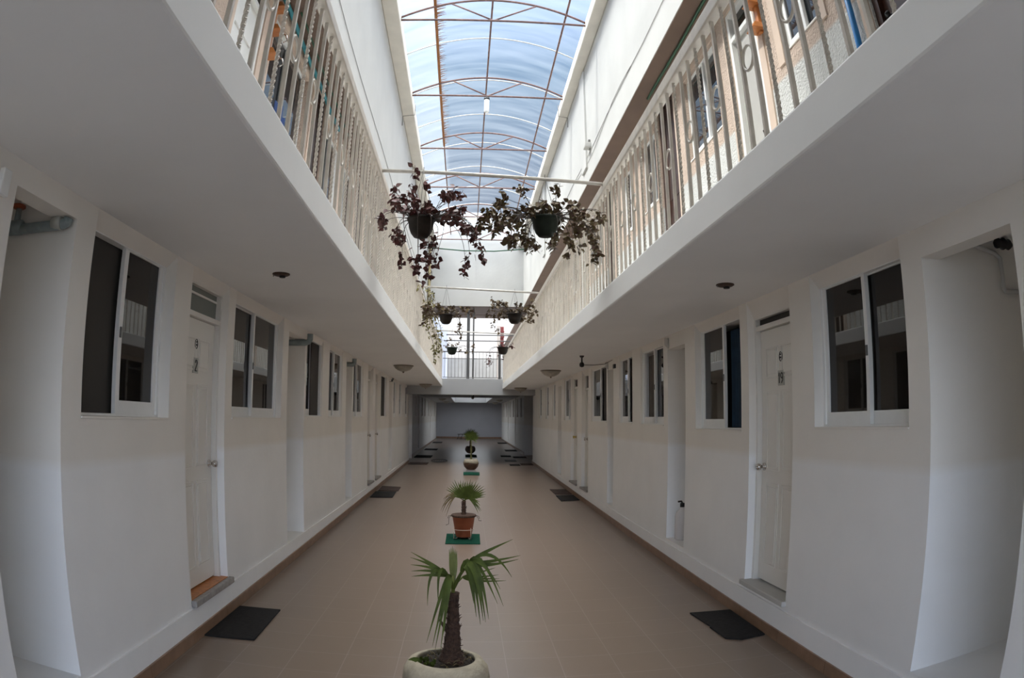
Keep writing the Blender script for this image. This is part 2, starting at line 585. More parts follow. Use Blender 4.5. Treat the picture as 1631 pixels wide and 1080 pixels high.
# (y0, y1, z0, z1, depth) windows, doors, niches
WIN_L = [(2.775, 3.82, 1.52, 2.475), (5.00, 6.46, 1.53, 2.475), (7.5, 8.38, 1.55, 2.475), (8.80, 9.78, 1.55, 2.475), (10.77, 11.82, 1.55, 2.475),
         (14.3, 15.35, 1.56, 2.48), (16.8, 17.5, 1.56, 2.485), (18.2, 19.0, 1.56, 2.49), (20.0, 20.9, 1.56, 2.49)]
WIN_R = [(2.68, 3.68, 1.50, 2.385), (4.86, 5.95, 1.47, 2.39), (7.0, 7.98, 1.50, 2.395), (8.4, 9.17, 1.51, 2.40), (10.02, 11.30, 1.52, 2.405),
         (13.59, 14.52, 1.53, 2.41), (15.95, 16.5, 1.54, 2.42), (17.25, 17.92, 1.55, 2.42), (18.85, 19.6, 1.56, 2.43)]
REC_L = [0.08, 0.06] + [0.022] * 7
REC_R = [0.07, 0.06] + [0.026] * 7
DOOR_L = [(4.09, 4.84, 0.29, 2.475), (12.40, 13.10, 0.30, 2.48), (13.45, 14.18, 0.30, 2.48)]
DOOR_R = [(3.985, 4.71, 0.305, 2.34), (11.55, 12.22, 0.30, 2.38), (12.72, 13.5, 0.30, 2.38)]
NICHE_L = [(2.07, 2.59, 0.27, ZSL), (6.68, 7.41, 0.23, ZSL), (10.1, 10.66, 0.25, ZSL), (15.86, 16.5, 0.27, ZSL)]
NICHE_R = [(1.84, 2.5, 0.28, ZSR), (6.25, 6.84, 0.28, ZSR), (9.53, 9.93, 0.28, ZSR), (14.9, 15.45, 0.28, ZSR)]
for side, wins, doors, niches, top, nm in ((SL, WIN_L, DOOR_L, NICHE_L, ZSL, 'left'), (SR, WIN_R, DOOR_R, NICHE_R, ZSR, 'right')):
    ops = [(*w[:3], top, 0.30) for w in wins] + [(*d[:3], top, 0.16) for d in doors] + [(*n_, 0.9) for n_ in niches]
    m_ = wall_mesh(side, YB, YE, -0.2, top, 1.0, ops)
    for n_ in niches:                                   # lintel over each recess
        side.box(m_, 0.0, 0.13, n_[0], n_[1], 2.44 if nm == 'left' else 2.32, top)
    for o_, rec in list(zip(wins, REC_L if nm == 'left' else REC_R)) + [(d, 0.06) for d in doors]:   # splayed plaster head over each opening
        y0_, y1_, zt_ = o_[0], o_[1], o_[3]
        a_ = [(side.X(0), y0_, top), (side.X(rec), y0_, zt_), (side.X(.30), y0_, zt_), (side.X(.30), y0_, top)]
        c_ = [(p[0], y1_, p[2]) for p in a_]
        m_.quad(*a_)
        m_.quad(*reversed(c_))
        for i in range(4):
            j = (i + 1) % 4
            m_.quad(a_[i], c_[i], c_[j], a_[j])
    side.box(m_, -0.014, 0.0, YB, YE, -0.2, 0.235)       # low plinth
    struct('wall_' + nm, m_, M_WALL, 'long %s ground floor wall, white below and cream above, with windows and niches' % nm, 'wall')
    mb = MB()
    y = YB
    while y < YE - 0.01:                                 # skirting tiles follow the falling floor
        y2 = min(y + 0.69, YE)
        x0, x1 = side.X(-0.028), side.X(-0.014)
        a, c = min(x0, x1), max(x0, x1)
        i = len(mb.v)
        for yy in (y + .002, y2 - .002):
            for x, z in ((a, fz(yy) - .02), (c, fz(yy) - .02), (c, fz(yy) + .085), (a, fz(yy) + .085)):
                mb.v.append((x, yy, z))
        for q in ((0, 1, 2, 3), (7, 6, 5, 4), (0, 4, 5, 1), (1, 5, 6, 2), (2, 6, 7, 3), (3, 7, 4, 0)):
            mb.f.append(tuple(i + k for k in q))
            mb.sm.append(False)
        y = y2
    struct('baseboard_' + nm, mb, M_SKIRT, 'brown tile skirting along the foot of the %s wall' % nm, 'skirting')

ORD = ['nearest', 'second', 'third', 'fourth', 'fifth', 'sixth', 'seventh', 'eighth', 'ninth', 'tenth', 'eleventh', 'twelfth']
WN = [0]
DN = [0]


def window(side, y0, y1, z0, z1, near='glass', far='glass', rec=0.06, label='', glass=None, depth=0.30, far_front=True, st=0.034):
    """aluminium sliding window: outer frame, two sashes, sill"""
    glass = glass or M_GLASS
    WN[0] += 1
    r = thing('window_%d' % WN[0], (side.X(rec), (y0 + y1) / 2, z0), label, 'window', None, 'structure')
    f = MB()
    t_ = 0.026
    side.box(f, rec, rec + 0.075, y0, y0 + t_, z0, z1)
    side.box(f, rec, rec + 0.075, y1 - t_, y1, z0, z1)
    side.box(f, rec, rec + 0.075, y0 + t_, y1 - t_, z0, z0 + t_)
    side.box(f, rec, rec + 0.075, y0 + t_, y1 - t_, z1 - .006, z1)
    obj('window_frame', f, M_ALU, r)
    s_ = MB()
    side.box(s_, -0.008, rec, y0 + 0.001, y1 - 0.001, z0 + 0.001, z0 + 0.013)
    obj('window_sill', s_, M_WALL, r)
    ym = (y0 + y1) / 2
    iy0, iy1, iz0, iz1 = y0 + t_, y1 - t_, z0 + t_, z1 - .006
    for half, kind in (('near', near), ('far', far)):
        a, c = (iy0, ym + 0.025) if half == 'near' else (ym - 0.025, iy1)
        w = rec + (0.010 if (half == 'far') == far_front else 0.040)
        if kind in ('glass', 'curtain', 'bluish'):
            sh = MB()
            side.box(sh, w, w + 0.026, a, a + st, iz0, iz1)
            side.box(sh, w, w + 0.026, c - st, c, iz0, iz1)
            side.box(sh, w, w + 0.026, a + st, c - st, iz0, iz0 + 0.075)
            side.box(sh, w, w + 0.026, a + st, c - st, iz1 - 0.008, iz1)
            so = obj('sash', sh, M_ALU, r)
            pn = MB()
            side.box(pn, w + 0.010, w + 0.016, a + st, c - st, iz0 + 0.075, iz1 - 0.008)
            if kind != 'curtain':
                obj('pane', pn, glass, so)
            hk = MB()
            yy = c - st * 0.5 if half == 'near' else a + st * 0.5
            side.box(hk, w - 0.006, w, yy - 0.008, yy + 0.008, (z0 + z1) / 2 - 0.03, (z0 + z1) / 2 + 0.03)
            obj('latch', hk, M_STEEL, so)
        elif kind == 'screen':
            pn = MB()
            side.box(pn, w + 0.02, w + 0.026, a, c, iz0, iz1)
            obj('insect_screen', pn, M_MESH, r)
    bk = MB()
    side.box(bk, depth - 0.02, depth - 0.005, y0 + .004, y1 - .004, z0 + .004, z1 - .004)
    obj('room_shade_sheet', bk, M_DARK, r)  # flat sheet painted with the darkness of the room behind
    return r


SIDEN = {1: 'right', -1: 'left'}
kinds_L = [('screen', 'glass'), ('glass', 'glass'), ('glass', 'screen'), ('glass', 'glass'), ('glass', 'glass'), ('glass', 'screen'), ('glass', 'glass'), ('glass', 'glass'), ('glass', 'glass')]
lab_L = ['left wall window nearest the camera, near half an open dark screen and far half glass',
         'wide two pane window just beyond the first white door on the left wall',
         'narrow left wall window just beyond the recess with the green grey pipe, right half open',
         'fourth left wall window from the camera, both sashes glazed, before the small capped pipe',
         'fifth left wall window from the camera, just before the pair of narrow doors',
         'left wall window just beyond the pair of narrow doors',
         'seventh left wall window from the camera, a thin dark strip',
         'eighth left wall window from the camera, next to last before the passage',
         'last left wall window, at the mouth of the dark passage']
for k, (w, kk) in enumerate(zip(WIN_L, kinds_L)):
    window(SL, *w, near=kk[0], far=kk[1], label=lab_L[k], rec=REC_L[k], st=0.046 if k == 0 else 0.034)
kinds_R = [('glass', 'glass'), ('open', 'glass'), ('glass', 'curtain'), ('screen', 'glass'), ('screen', 'glass'), ('glass', 'glass'), ('glass', 'glass'), ('glass', 'glass'), ('glass', 'glass')]
lab_R = ['large two pane window nearest the camera on the right wall, reflecting the balcony',
         'right wall window slid half open on a navy blue curtain',
         'right wall window with a taupe curtain behind its left pane',
         'fourth right wall window from the camera, narrow with its right half a dark screen',
         'fifth right wall window from the camera, just before the pair of narrow doors',
         'right wall window just beyond the door with the brass knob',
         'seventh right wall window from the camera, a thin dark strip',
         'eighth right wall window from the camera, next to last before the passage',
         'last right wall window, at the mouth of the dark passage']
for k, (w, kk) in enumerate(zip(WIN_R, kinds_R)):
    window(SR, *w, near=kk[0], far=kk[1], label=lab_R[k], rec=REC_R[k])


def curtain(name, side, y0, y1, z0, z1, w, m_, label, folds=7):
    mb_ = MB()
    N = folds * 8
    fr = []
    for i in range(N + 1):
        y_ = y0 + (y1 - y0) * i / N
        fr.append((side.X(w + 0.018 * math.sin(i / N * folds * 2 * PI) + 0.006 * math.sin(i * 1.7)), y_))
    for i in range(N):
        (xa, ya), (xb, yb) = fr[i], fr[i + 1]
        d_ = side.sg * 0.004
        mb_.quad((xa, ya, z0), (xb, yb, z0), (xb, yb, z1), (xa, ya, z1))
        mb_.quad((xa + d_, ya, z0), (xb + d_, yb, z0), (xb + d_, yb, z1), (xa + d_, ya, z1))
    mb_.sm = [True] * len(mb_.f)
    return tag(obj(name, mb_, m_), label, 'curtain')


curtain('window_curtain', SR, 4.89, 5.40, 1.50, 2.34, 0.16, M_NAVY, 'navy blue curtain hanging in the half open window of the right wall')
curtain('window_curtain', SR, 7.55, 8.05, 1.53, 2.35, 0.115, M_TAUPE, 'taupe pleated curtain behind the left pane of a right wall window')


# ------------------------------------------------------------------ ground floor doors
def seg_digit(mb_, side, ch, yc, zc, h, w):
    """a digit drawn with short raised strokes on the door plate; text reads in the direction seen from the corridor"""
    strokes = {'1': [((0.2, .7), (.5, 1)), ((.5, 1), (.5, 0))],
               '2': [((0, .75), (.25, 1)), ((.25, 1), (.75, 1)), ((.75, 1), (1, .75)), ((1, .75), (0, 0)), ((0, 0), (1, 0))],
               '9': [((1, .6), (.5, .45)), ((.5, .45), (0, .6)), ((0, .6), (0, .85)), ((0, .85), (.5, 1)), ((.5, 1), (1, .85)), ((1, .85), (1, .3)), ((1, .3), (.3, 0))]}[ch]
    for (a, b_), (c, d) in strokes:
        # seen from the corridor, left-to-right runs to -y on the right wall and to +y on the left wall
        y_a, y_b = yc - side.sg * (a - .5) * w, yc - side.sg * (c - .5) * w
        p = Vector((side.X(-0.001), y_a, zc + (b_ - .5) * h))
        q = Vector((side.X(-0.001), y_b, zc + (d - .5) * h))
        mb_.tube([p, q], 0.0045, 6)


def door(side, y0, y1, z0, z1, number, label, transom, knob, sill='stone', leafdep=0.09):
    DN[0] += 1
    r = thing('door_%d' % DN[0], (side.X(leafdep), (y0 + y1) / 2, z0), label, 'door', None, 'structure')
    zt = z1 - transom
    fr = MB()
    side.box(fr, leafdep - .03, .15, y0, y0 + .03, z0, z1)
    side.box(fr, leafdep - .03, .15, y1 - .03, y1, z0, z1)
    side.box(fr, leafdep - .03, .15, y0 + .03, y1 - .03, zt - .035, zt)
    side.box(fr, leafdep - .03, .15, y0 + .03, y1 - .03, z1 - .012, z1)
    obj('door_frame', fr, M_DOOR, r)
    # leaf with six raised panels
    a, c = y0 + .034, y1 - .034
    zb = z0 + .018
    ztop = zt - .039
    lf = MB()
    side.box(lf, leafdep + .008, leafdep + .045, a, c, zb, ztop)
    H = ztop - zb
    wd = c - a
    rows = [(0.07, 0.40), (0.45, 0.76), (0.81, 0.93)]
    for r0, r1 in rows:
        for k in range(2):
            p0 = a + wd * (0.14 + 0.40 * k)
            p1 = p0 + wd * 0.32
            q0, q1 = zb + H * r0, zb + H * r1
            for (e, g_) in ((0.0, 0.010), (0.028, 0.016)):
                side.box(lf, leafdep + .008 - g_ * .55, leafdep + .02, p0 + e, p1 - e, q0 + e, q1 - e) if e else None
            # moulding round the panel
            m_ = 0.012
            side.box(lf, leafdep + .001, leafdep + .01, p0, p1, q0, q0 + m_)
            side.box(lf, leafdep + .001, leafdep + .01, p0, p1, q1 - m_, q1)
            side.box(lf, leafdep + .001, leafdep + .01, p0, p0 + m_, q0 + m_, q1 - m_)
            side.box(lf, leafdep + .001, leafdep + .01, p1 - m_, p1, q0 + m_, q1 - m_)
    leaf = obj('door_leaf', lf, M_DOOR, r, 0.003)
    kb = MB()
    ky, kz = c - 0.055, z0 + 0.90
    s_ = -side.sg
    x0 = side.X(leafdep + .006)
    kb.lathe([(0.030, 0), (0.030, s_ * .006), (0.012, s_ * .010), (0.012, s_ * .030), (0.024, s_ * .040), (0.028, s_ * .055), (0.024, s_ * .068), (0.001, s_ * .072)], (x0, ky, kz), 20, 'x')
    obj('door_knob', kb, M_BRASS if knob == 'brass' else M_CHROME, leaf)
    # transom light
    tm = MB()
    side.box(tm, leafdep + .01, leafdep + .016, y0 + .03, y1 - .03, zt, z1 - .012)
    to = obj('transom_light', tm, M_FROST if number == '2' else M_MESH, r)
    if number == '2':
        br_ = MB()
        side.box(br_, leafdep, leafdep + .01, y0 + .03, y1 - .03, z1 - .07, z1 - .055)
        obj('glazing_bar', br_, M_DOOR, to)
    th = MB()
    if sill == 'orange':
        side.box(th, 0.0, .15, y0, y1, z0 - .02, z0 + .006)
        obj('tiled_threshold', th, M_ORANGETILE, r)
        th = MB()
        side.box(th, -.045, 0.0, y0 - .01, y1 + .03, z0 - .045, z0 + .002)
        obj('stone_step', th, M_STONE, r, 0.006)
    else:
        side.box(th, -.035, .15, y0 - .01, y1 + .03, z0 - .035, z0 + .004)
        obj('stone_step', th, M_STONE if sill == 'stone' else M_WHITE, r, 0.006)
    if number:
        mid = (a + c) / 2 - 0.02
        zn = 1.905 if number == '2' else 1.862
        pl = MB()
        side.box(pl, leafdep - .002, leafdep + .008, mid - .045, mid + .045, zn - .055, zn + .055)
        po = obj('number_plate', pl, M_PLATE, leaf)
        dg = MB()
        ds = Side(side.X(leafdep - .002), side.sg)
        if len(number) == 1:
            seg_digit(dg, ds, number, mid, zn, .075, .038)
        else:
            seg_digit(dg, ds, number[0], mid + side.sg * .02, zn, .075, .03)
            seg_digit(dg, ds, number[1], mid - side.sg * .02, zn, .075, .03)
        obj('number', dg, M_INK, po)
        # small round emblem higher up: ring with three dots
        em = MB()
        ze = zn + .155
        ring = [(side.X(leafdep + .003), mid + .024 * math.cos(q), ze + .034 * math.sin(q)) for q in [2 * PI * i / 20 for i in range(20)]]
        em.tube(ring, .0032, 6, closed=True)
        for q in (PI / 2, PI / 2 + 2.1, PI / 2 - 2.1):
            em.lathe([(.0065, -.004 * side.sg), (.0065, .004 * side.sg)], (side.X(leafdep + .003), mid + .010 * math.cos(q), ze + .014 * math.sin(q)), 10, 'x')
        obj('round_emblem', em, M_INK, leaf)
    return r


door(SL, *DOOR_L[0], '2', 'white panelled door numbered 2 on the left wall with an orange tiled threshold', 0.20, 'chrome', 'orange')
door(SL, *DOOR_L[1], '', 'nearer door of the far pair on the left wall', 0.18, 'chrome')
door(SL, *DOOR_L[2], '', 'farther door of the far pair on the left wall', 0.18, 'chrome')
door(SR, *DOOR_R[0], '19', 'white panelled door numbered 19 on the right wall', 0.065, 'chrome', 'white')
door(SR, *DOOR_R[1], '', 'nearer door of the far pair on the right wall, tall dark transom above', 0.24, 'chrome')
door(SR, *DOOR_R[2], '', 'farther door of the far pair on the right wall, with a brass knob', 0.16, 'brass')

# ------------------------------------------------------------------ balconies, bridge, passage
struct('balcony_slab', MB().box(XL - 1.0, EL, YB, 20.7, ZSL, ZTL), M_SLAB, 'white plastered balcony slab overhanging the left side of the corridor', 'balcony', bev=0.012)
struct('balcony_slab', MB().box(ER, XR + 1.0, YB, 20.7, ZSR, ZTR), M_SLAB, 'white plastered balcony slab overhanging the right side of the corridor', 'balcony', bev=0.012)
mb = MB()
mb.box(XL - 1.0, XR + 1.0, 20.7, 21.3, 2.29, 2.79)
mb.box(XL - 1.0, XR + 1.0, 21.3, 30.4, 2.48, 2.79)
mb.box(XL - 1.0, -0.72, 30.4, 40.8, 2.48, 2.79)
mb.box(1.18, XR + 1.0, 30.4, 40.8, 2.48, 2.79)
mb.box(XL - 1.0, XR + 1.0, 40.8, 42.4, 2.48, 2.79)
struct('bridge_slab', mb, mat('bridge_plaster_shaded', (0.44, 0.445, 0.45), 0.7, noise=0.05, nscale=1.5), 'white beam and slab bridging the corridor above the mouth of the dark passage', 'slab')  # greyer copy of the white plaster, weaker light painted into its colour
struct('added_skylight_panel', (lambda q: (q.quad((-.78, 30.3, 2.80), (1.24, 30.3, 2.80), (1.24, 40.9, 2.80), (-.78, 40.9, 2.80)), q)[1])(MB()), M_FPANEL, 'frosted panel added over the rectangular opening in the passage ceiling to dim its light', 'skylight')  # added cover that cuts the daylight falling into the passage
PL, PR = Side(-1.90, -1), Side(2.22, 1)
pw = [(24.6, 25.3, 1.6, 2.4), (28.0, 28.8, 1.6, 2.4), (30.0, 30.8, 1.6, 2.4), (33.0, 33.8, 1.6, 2.4), (36.0, 36.8, 1.6, 2.4), (38.5, 39.3, 1.6, 2.4)]
pn = [(26.1, 26.8, .35, 2.48), (34.6, 35.2, .35, 2.48)]
pwr = [(26.6, 27.4, 1.6, 2.4), (28.6, 29.4, 1.6, 2.4), (31.0, 31.8, 1.6, 2.4), (33.4, 34.2, 1.6, 2.4), (36.4, 37.2, 1.6, 2.4), (39.0, 39.8, 1.6, 2.4)]
pnr = [(29.8, 30.5, .35, 2.48), (35.0, 35.6, .35, 2.48)]
struct('wall_left_passage', wall_mesh(PL, 23.2, 42, -.1, 2.48, .8, [(*w, .2) for w in pw] + [(*n_, .6) for n_ in pn]), M_WALL, 'left wall of the dark passage beyond the bridge', 'wall')
struct('wall_right_passage', wall_mesh(PR, 25.6, 42, -.1, 2.48, .8, [(*w, .2) for w in pwr] + [(*n_, .6) for n_ in pnr]), M_WALL, 'right wall of the dark passage beyond the bridge', 'wall')
for k, w in enumerate(pw):
    window(PL, *w, label='%s window from the mouth along the left wall of the dark passage' % ORD[k].replace('nearest', 'first'), depth=.2)
for k, w in enumerate(pwr):
    window(PR, *w, label='%s window from the mouth along the right wall of the dark passage' % ORD[k].replace('nearest', 'first'), depth=.2)
struct('wall_back', MB().box(-3.4, 3.9, 42, 42.4, -.1, 2.48), M_BACK, 'plain grey wall closing the far end of the passage', 'wall')
struct('wall_left_recess', MB().box(-3.2, -2.9, 21.4, 23.2, -.1, 2.48), M_BACK, 'dark side recess wall on the left at the passage mouth', 'wall')
struct('wall_right_recess', MB().box(3.0, 3.3, 21.4, 25.6, -.1, 2.48), M_BACK, 'dark side recess wall on the right at the passage mouth', 'wall')
struct('baseboard_back', MB().box(-1.90, 2.22, 41.985, 42.0, .20, .34), M_SKIRT, 'dark skirting at the foot of the grey end wall', 'skirting')
for nm, sd_, ya in (('left_passage', PL, 23.2), ('right_passage', PR, 25.6)):
    struct('baseboard_' + nm, sd_.box(MB(), -.012, 0, ya, 42, fz(ya) - .02, fz(42) + .03), M_SKIRT, 'brown skirting of the %s passage wall' % nm.split('_')[0], 'skirting')

# ------------------------------------------------------------------ upper floor
# kinds: w window, d brown door, v white door
UOP_L = [('w', 1.9, 3.0), ('v', 3.74, 4.37), ('w', 4.66, 5.98), ('d', 6.33, 6.92), ('w', 7.05, 7.95), ('w', 8.3, 9.1), ('d', 9.5, 10.1), ('w', 10.4, 11.5), ('v', 12.0, 12.65),
         ('w', 13.0, 14.1), ('d', 14.5, 15.1), ('w', 15.5, 16.5), ('w', 17.0, 18.0), ('d', 18.5, 19.1), ('w', 19.4, 20.4)]
UOP_R = [('d', 1.80, 2.50), ('w', 3.05, 3.60), ('v', 3.98, 4.52), ('w', 4.88, 5.78), ('d', 6.17, 6.80), ('w', 6.93, 7.58), ('w', 8.12, 8.66), ('d', 9.25, 9.85), ('w', 10.2, 11.1), ('v', 11.5, 12.1),
         ('w', 12.5, 13.4), ('d', 13.8, 14.4), ('w', 14.8, 15.7), ('w', 16.2, 17.0), ('d', 17.4, 18.0), ('w', 18.4, 19.4)]
for side, ops, nm, zt in ((SUL, UOP_L, 'left', ZTL), (SUR, UOP_R, 'right', ZTR)):
    oo = []
    for k, a, c in ops:
        oo.append((a, c, 4.05, 4.95, .2) if k == 'w' else (a, c, zt + .02, 5.15 if k == 'd' else 4.97, .2))
    struct('wall_upper_' + nm, wall_mesh(side, YB, YE, zt, ZR, .8, oo), M_STUCCO, 'rough %s wall of the upper floor, white dado below peach stucco' % nm, 'wall')
    tr_ = MB()
    for k, a, c in ops:                                  # smooth peach bands round the openings
        b0, b1 = (4.05, 4.95) if k == 'w' else (zt + .02, 5.15 if k == 'd' else 4.97)
        zlow = b0 - (.06 if k == 'w' else 0)
        side.box(tr_, -.012, .02, a - .10, a - .005, zlow, b1 + .07)
        side.box(tr_, -.012, .02, c + .005, c + .10, zlow, b1 + .07)
        side.box(tr_, -.012, .02, a - .005, c + .005, b1 + .005, b1 + .07)
    struct('trim_%d' % (1 if nm == 'left' else 2), tr_, M_PEACH, 'smooth peach bands round the upper openings on the %s' % nm, 'trim')
    cw, cdr, cv = 0, 0, 0
    for k, a, c in ops:
        if k == 'w':
            if nm == 'right':
                window(side, a + .002, c - .002, 4.05, 4.95, near='bluish', far='glass', rec=.03, glass=M_BLUEGLASS, label='%s upper window from the camera above the %s railing' % (ORD[cw], nm), depth=.2)
            else:
                window(side, a + .002, c - .002, 4.05, 4.95, near='glass', far='bluish', rec=.03, glass=M_BLUEGLASS, label='%s upper window from the camera above the %s railing' % (ORD[cw], nm), depth=.2)
            cw += 1
        elif k == 'd':
            DN[0] += 1
            r = thing('door_%d' % DN[0], (side.X(.06), (a + c) / 2, zt + .02), '%s dark brown upper door from the camera behind the %s railing' % (ORD[cdr], nm), 'door', None, 'structure')
            cdr += 1
            f = MB()
            side.box(f, .02, .12, a, a + .05, zt + .02, 5.15)
            side.box(f, .02, .12, c - .05, c, zt + .02, 5.15)
            side.box(f, .02, .12, a + .05, c - .05, 5.10, 5.15)
            obj('door_frame', f, M_BROWN, r)
            l = MB()
            side.box(l, .06, .10, a + .05, c - .05, zt + .03, 5.10)
            for q0, q1 in ((.08, .45), (.52, .92)):
                H = 5.07 - zt
                side.box(l, .05, .07, a + .13, c - .13, zt + .03 + H * q0, zt + .03 + H * q1)
            lo = obj('door_leaf', l, M_BROWN, r, .004)
            kb = MB()
            s_ = -side.sg
            kb.lathe([(.028, 0), (.028, s_ * .006), (.011, s_ * .01), (.011, s_ * .03), (.026, s_ * .045), (.001, s_ * .065)], (side.X(.06), c - .11, zt + 1.0), 16, 'x')
            obj('door_knob', kb, M_BLACK, lo)
        else:
            DN[0] += 1
            r = thing('door_%d' % DN[0], (side.X(.05), (a + c) / 2, zt + .02), '%s white upper door from the camera behind the %s railing' % (ORD[cv], nm), 'door', None, 'structure')
            cv += 1
            f = MB()
            side.box(f, .0, .10, a, a + .045, zt + .02, 4.97)
            side.box(f, .0, .10, c - .045, c, zt + .02, 4.97)
            side.box(f, .0, .10, a + .045, c - .045, 4.93, 4.97)
            side.box(f, .0, .10, a + .045, c - .045, 4.67, 4.71)
            obj('door_frame', f, M_UDOOR, r)
            l = MB()
            side.box(l, .04, .075, a + .045, c - .045, zt + .03, 4.67)
            if nm == 'left':
                for q in range(5):
                    z0_ = zt + .15 + q * .36
                    side.box(l, .028, .045, a + .10, (a + c) / 2 - .02, z0_, z0_ + .28)
                    side.box(l, .028, .045, (a + c) / 2 + .02, c - .10, z0_, z0_ + .28)
            else:
                side.box(l, .03, .045, a + .10, c - .10, zt + .25, zt + 1.85)
            lo = obj('door_leaf', l, M_UDOOR if nm == 'left' else M_UDOORG, r, .004)  # right leaves take the shaded copy of the white
            p = MB()
            side.box(p, .05, .056, a + .045, c - .045, 4.71, 4.93)
            obj('transom_light', p, M_GLASS, r)
            kb = MB()
            s_ = -side.sg
            kb.lathe([(.028, 0), (.028, s_ * .006), (.011, s_ * .01), (.011, s_ * .03), (.026, s_ * .045), (.001, s_ * .065)], (side.X(.04), a + .11, zt + 1.0), 16, 'x')
            obj('door_knob', kb, M_BLACK, lo)

# roof slabs with brown undersides, parapets, gutters
for x0, x1, lab in ((UL - .8, FL, 'left'), (FR, UR + .8, 'right')):
    o_ = struct('roof_slab', MB().box(x0, x1, YB, 34, ZR, ZR + .25), M_WHITE, 'roof slab over the %s balcony with a white edge' % lab, 'roof')
    sf = MB().box(min(x0, x1) + .0, max(x0, x1) - .004 if lab == 'left' else max(x0, x1), YB, 34, ZR - .012, ZR)
    if lab == 'right':
        sf = MB().box(x0 + .004, x1, YB, 34, ZR - .012, ZR)
    tag(obj('soffit', sf, M_SOFFIT, o_), 'brown painted underside')
par = MB().box(FL - .25, FL, YB, YE, ZR + .25, 7.5)
struct('wall_parapet_left', par, M_WHITE, 'tall white wall above the left balcony rising to the glazed roof', 'wall')
par = MB().box(FR, FR + .25, YB, YE, ZR + .25, 7.5)
par.box(FR - .03, FR, 9.55, 9.95, ZR + .25, 7.2)
par.box(FR - .03, FR, 15.2, 15.6, ZR + .25, 7.2)
struct('wall_parapet_right', par, M_WHITE, 'tall white sunlit wall above the right balcony rising to the glazed roof', 'wall')
struct('roof_gutter', MB().box(FL, -1.115, YB, YE, 7.24, 7.45), M_GUTTER, 'cream gutter ledge along the top of the left upper wall', 'gutter', bev=.015)
struct('roof_gutter', MB().box(1.64, FR, YB, YE, 7.24, 7.45), M_GUTTER, 'cream gutter ledge along the top of the right upper wall', 'gutter', bev=.015)
mb = MB().box(UL - .8, UR + .8, YB - .3, YB, 2.55, 7.8)
mb.box(FL - .25, FR + .25, YB, 2.6, 7.5, 7.75)
struct('wall_upper_rear', mb, M_WHITE, 'upper wall and flat roof over the near end of the light well, behind the camera', 'wall')
# end wall of the light well and the brown underside behind it
mb = MB().box(FL - .25, FR + .25, YE, YE + .25, ZR + .25, 8.4)
mb.box(FL, FR, YE, YE + .25, ZR, ZR + .25)
mb.box(0.245, 0.255, YE - .006, YE, ZR, 7.2)
struct('wall_end', mb, M_WHITE, 'white wall closing the far end of the glazed light well', 'wall')
mb = MB()
mb.box(FL, FR, YE + .25, 23.9, ZR, ZR + .2)
o_ = struct('roof_slab', mb, M_WHITE, 'slab behind the white end wall of the light well', 'roof')
sf = MB()
sf.box(FL, FR, 22.3, 23.2, ZR - .006, ZR - .001)
sf.box(FL, FR, YE + .006, 22.3, ZR - .02, ZR - .001)
sf.box(FL, FR, 23.2, 23.9, ZR - .02, ZR - .001)
sf.box(FL, -.5, 22.3, 23.2, ZR - .02, ZR - .001)
sf.box(.9, FR, 22.3, 23.2, ZR - .02, ZR - .001)
tag(obj('soffit', sf, M_SOFFITE, o_), 'brown painted underside')

# second courtyard beyond the bridge
struct('wall_courtyard', MB().box(-1.6, 1.9, 27.0, 27.2, 2.79, 3.98), M_GREYW, 'low grey cement wall beyond the end railing under the white sky', 'wall')
struct('wall_courtyard_left', MB().box(-1.8, -0.80, 25.0, 27.0, 2.79, 5.6), M_COLUMN, 'pale bluish wall block at the left of the bright opening', 'wall')
struct('wall_courtyard_right', MB().box(1.17, 1.30, 26.0, 26.25, 2.79, 5.2), M_PINK, 'narrow pinkish wall edge at the right of the bright opening', 'wall')
struct('wall_upper_far', MB().box(2.14, 2.5, 21.4, 34, 2.79, ZR - .012), M_GREYW, 'grey upper wall continuing beyond the bridge on the right', 'wall')

# ------------------------------------------------------------------ railings
def twisted_bar(h):
    mb_ = MB()
    n_ = 90
    r_ = .0098
    for k in range(n_ + 1):
        a0 = PI / 4 + k / n_ * 15 * PI
        for j in range(4):
            a = a0 + j * PI / 2
            mb_.v.append((r_ * math.cos(a), r_ * math.sin(a), h * k / n_))
    for k in range(n_):
        for j in range(4):
            mb_.f.append((k * 4 + j, k * 4 + (j + 1) % 4, k * 4 + 4 + (j + 1) % 4, k * 4 + 4 + j))
            mb_.sm.append(False)
    return mb_


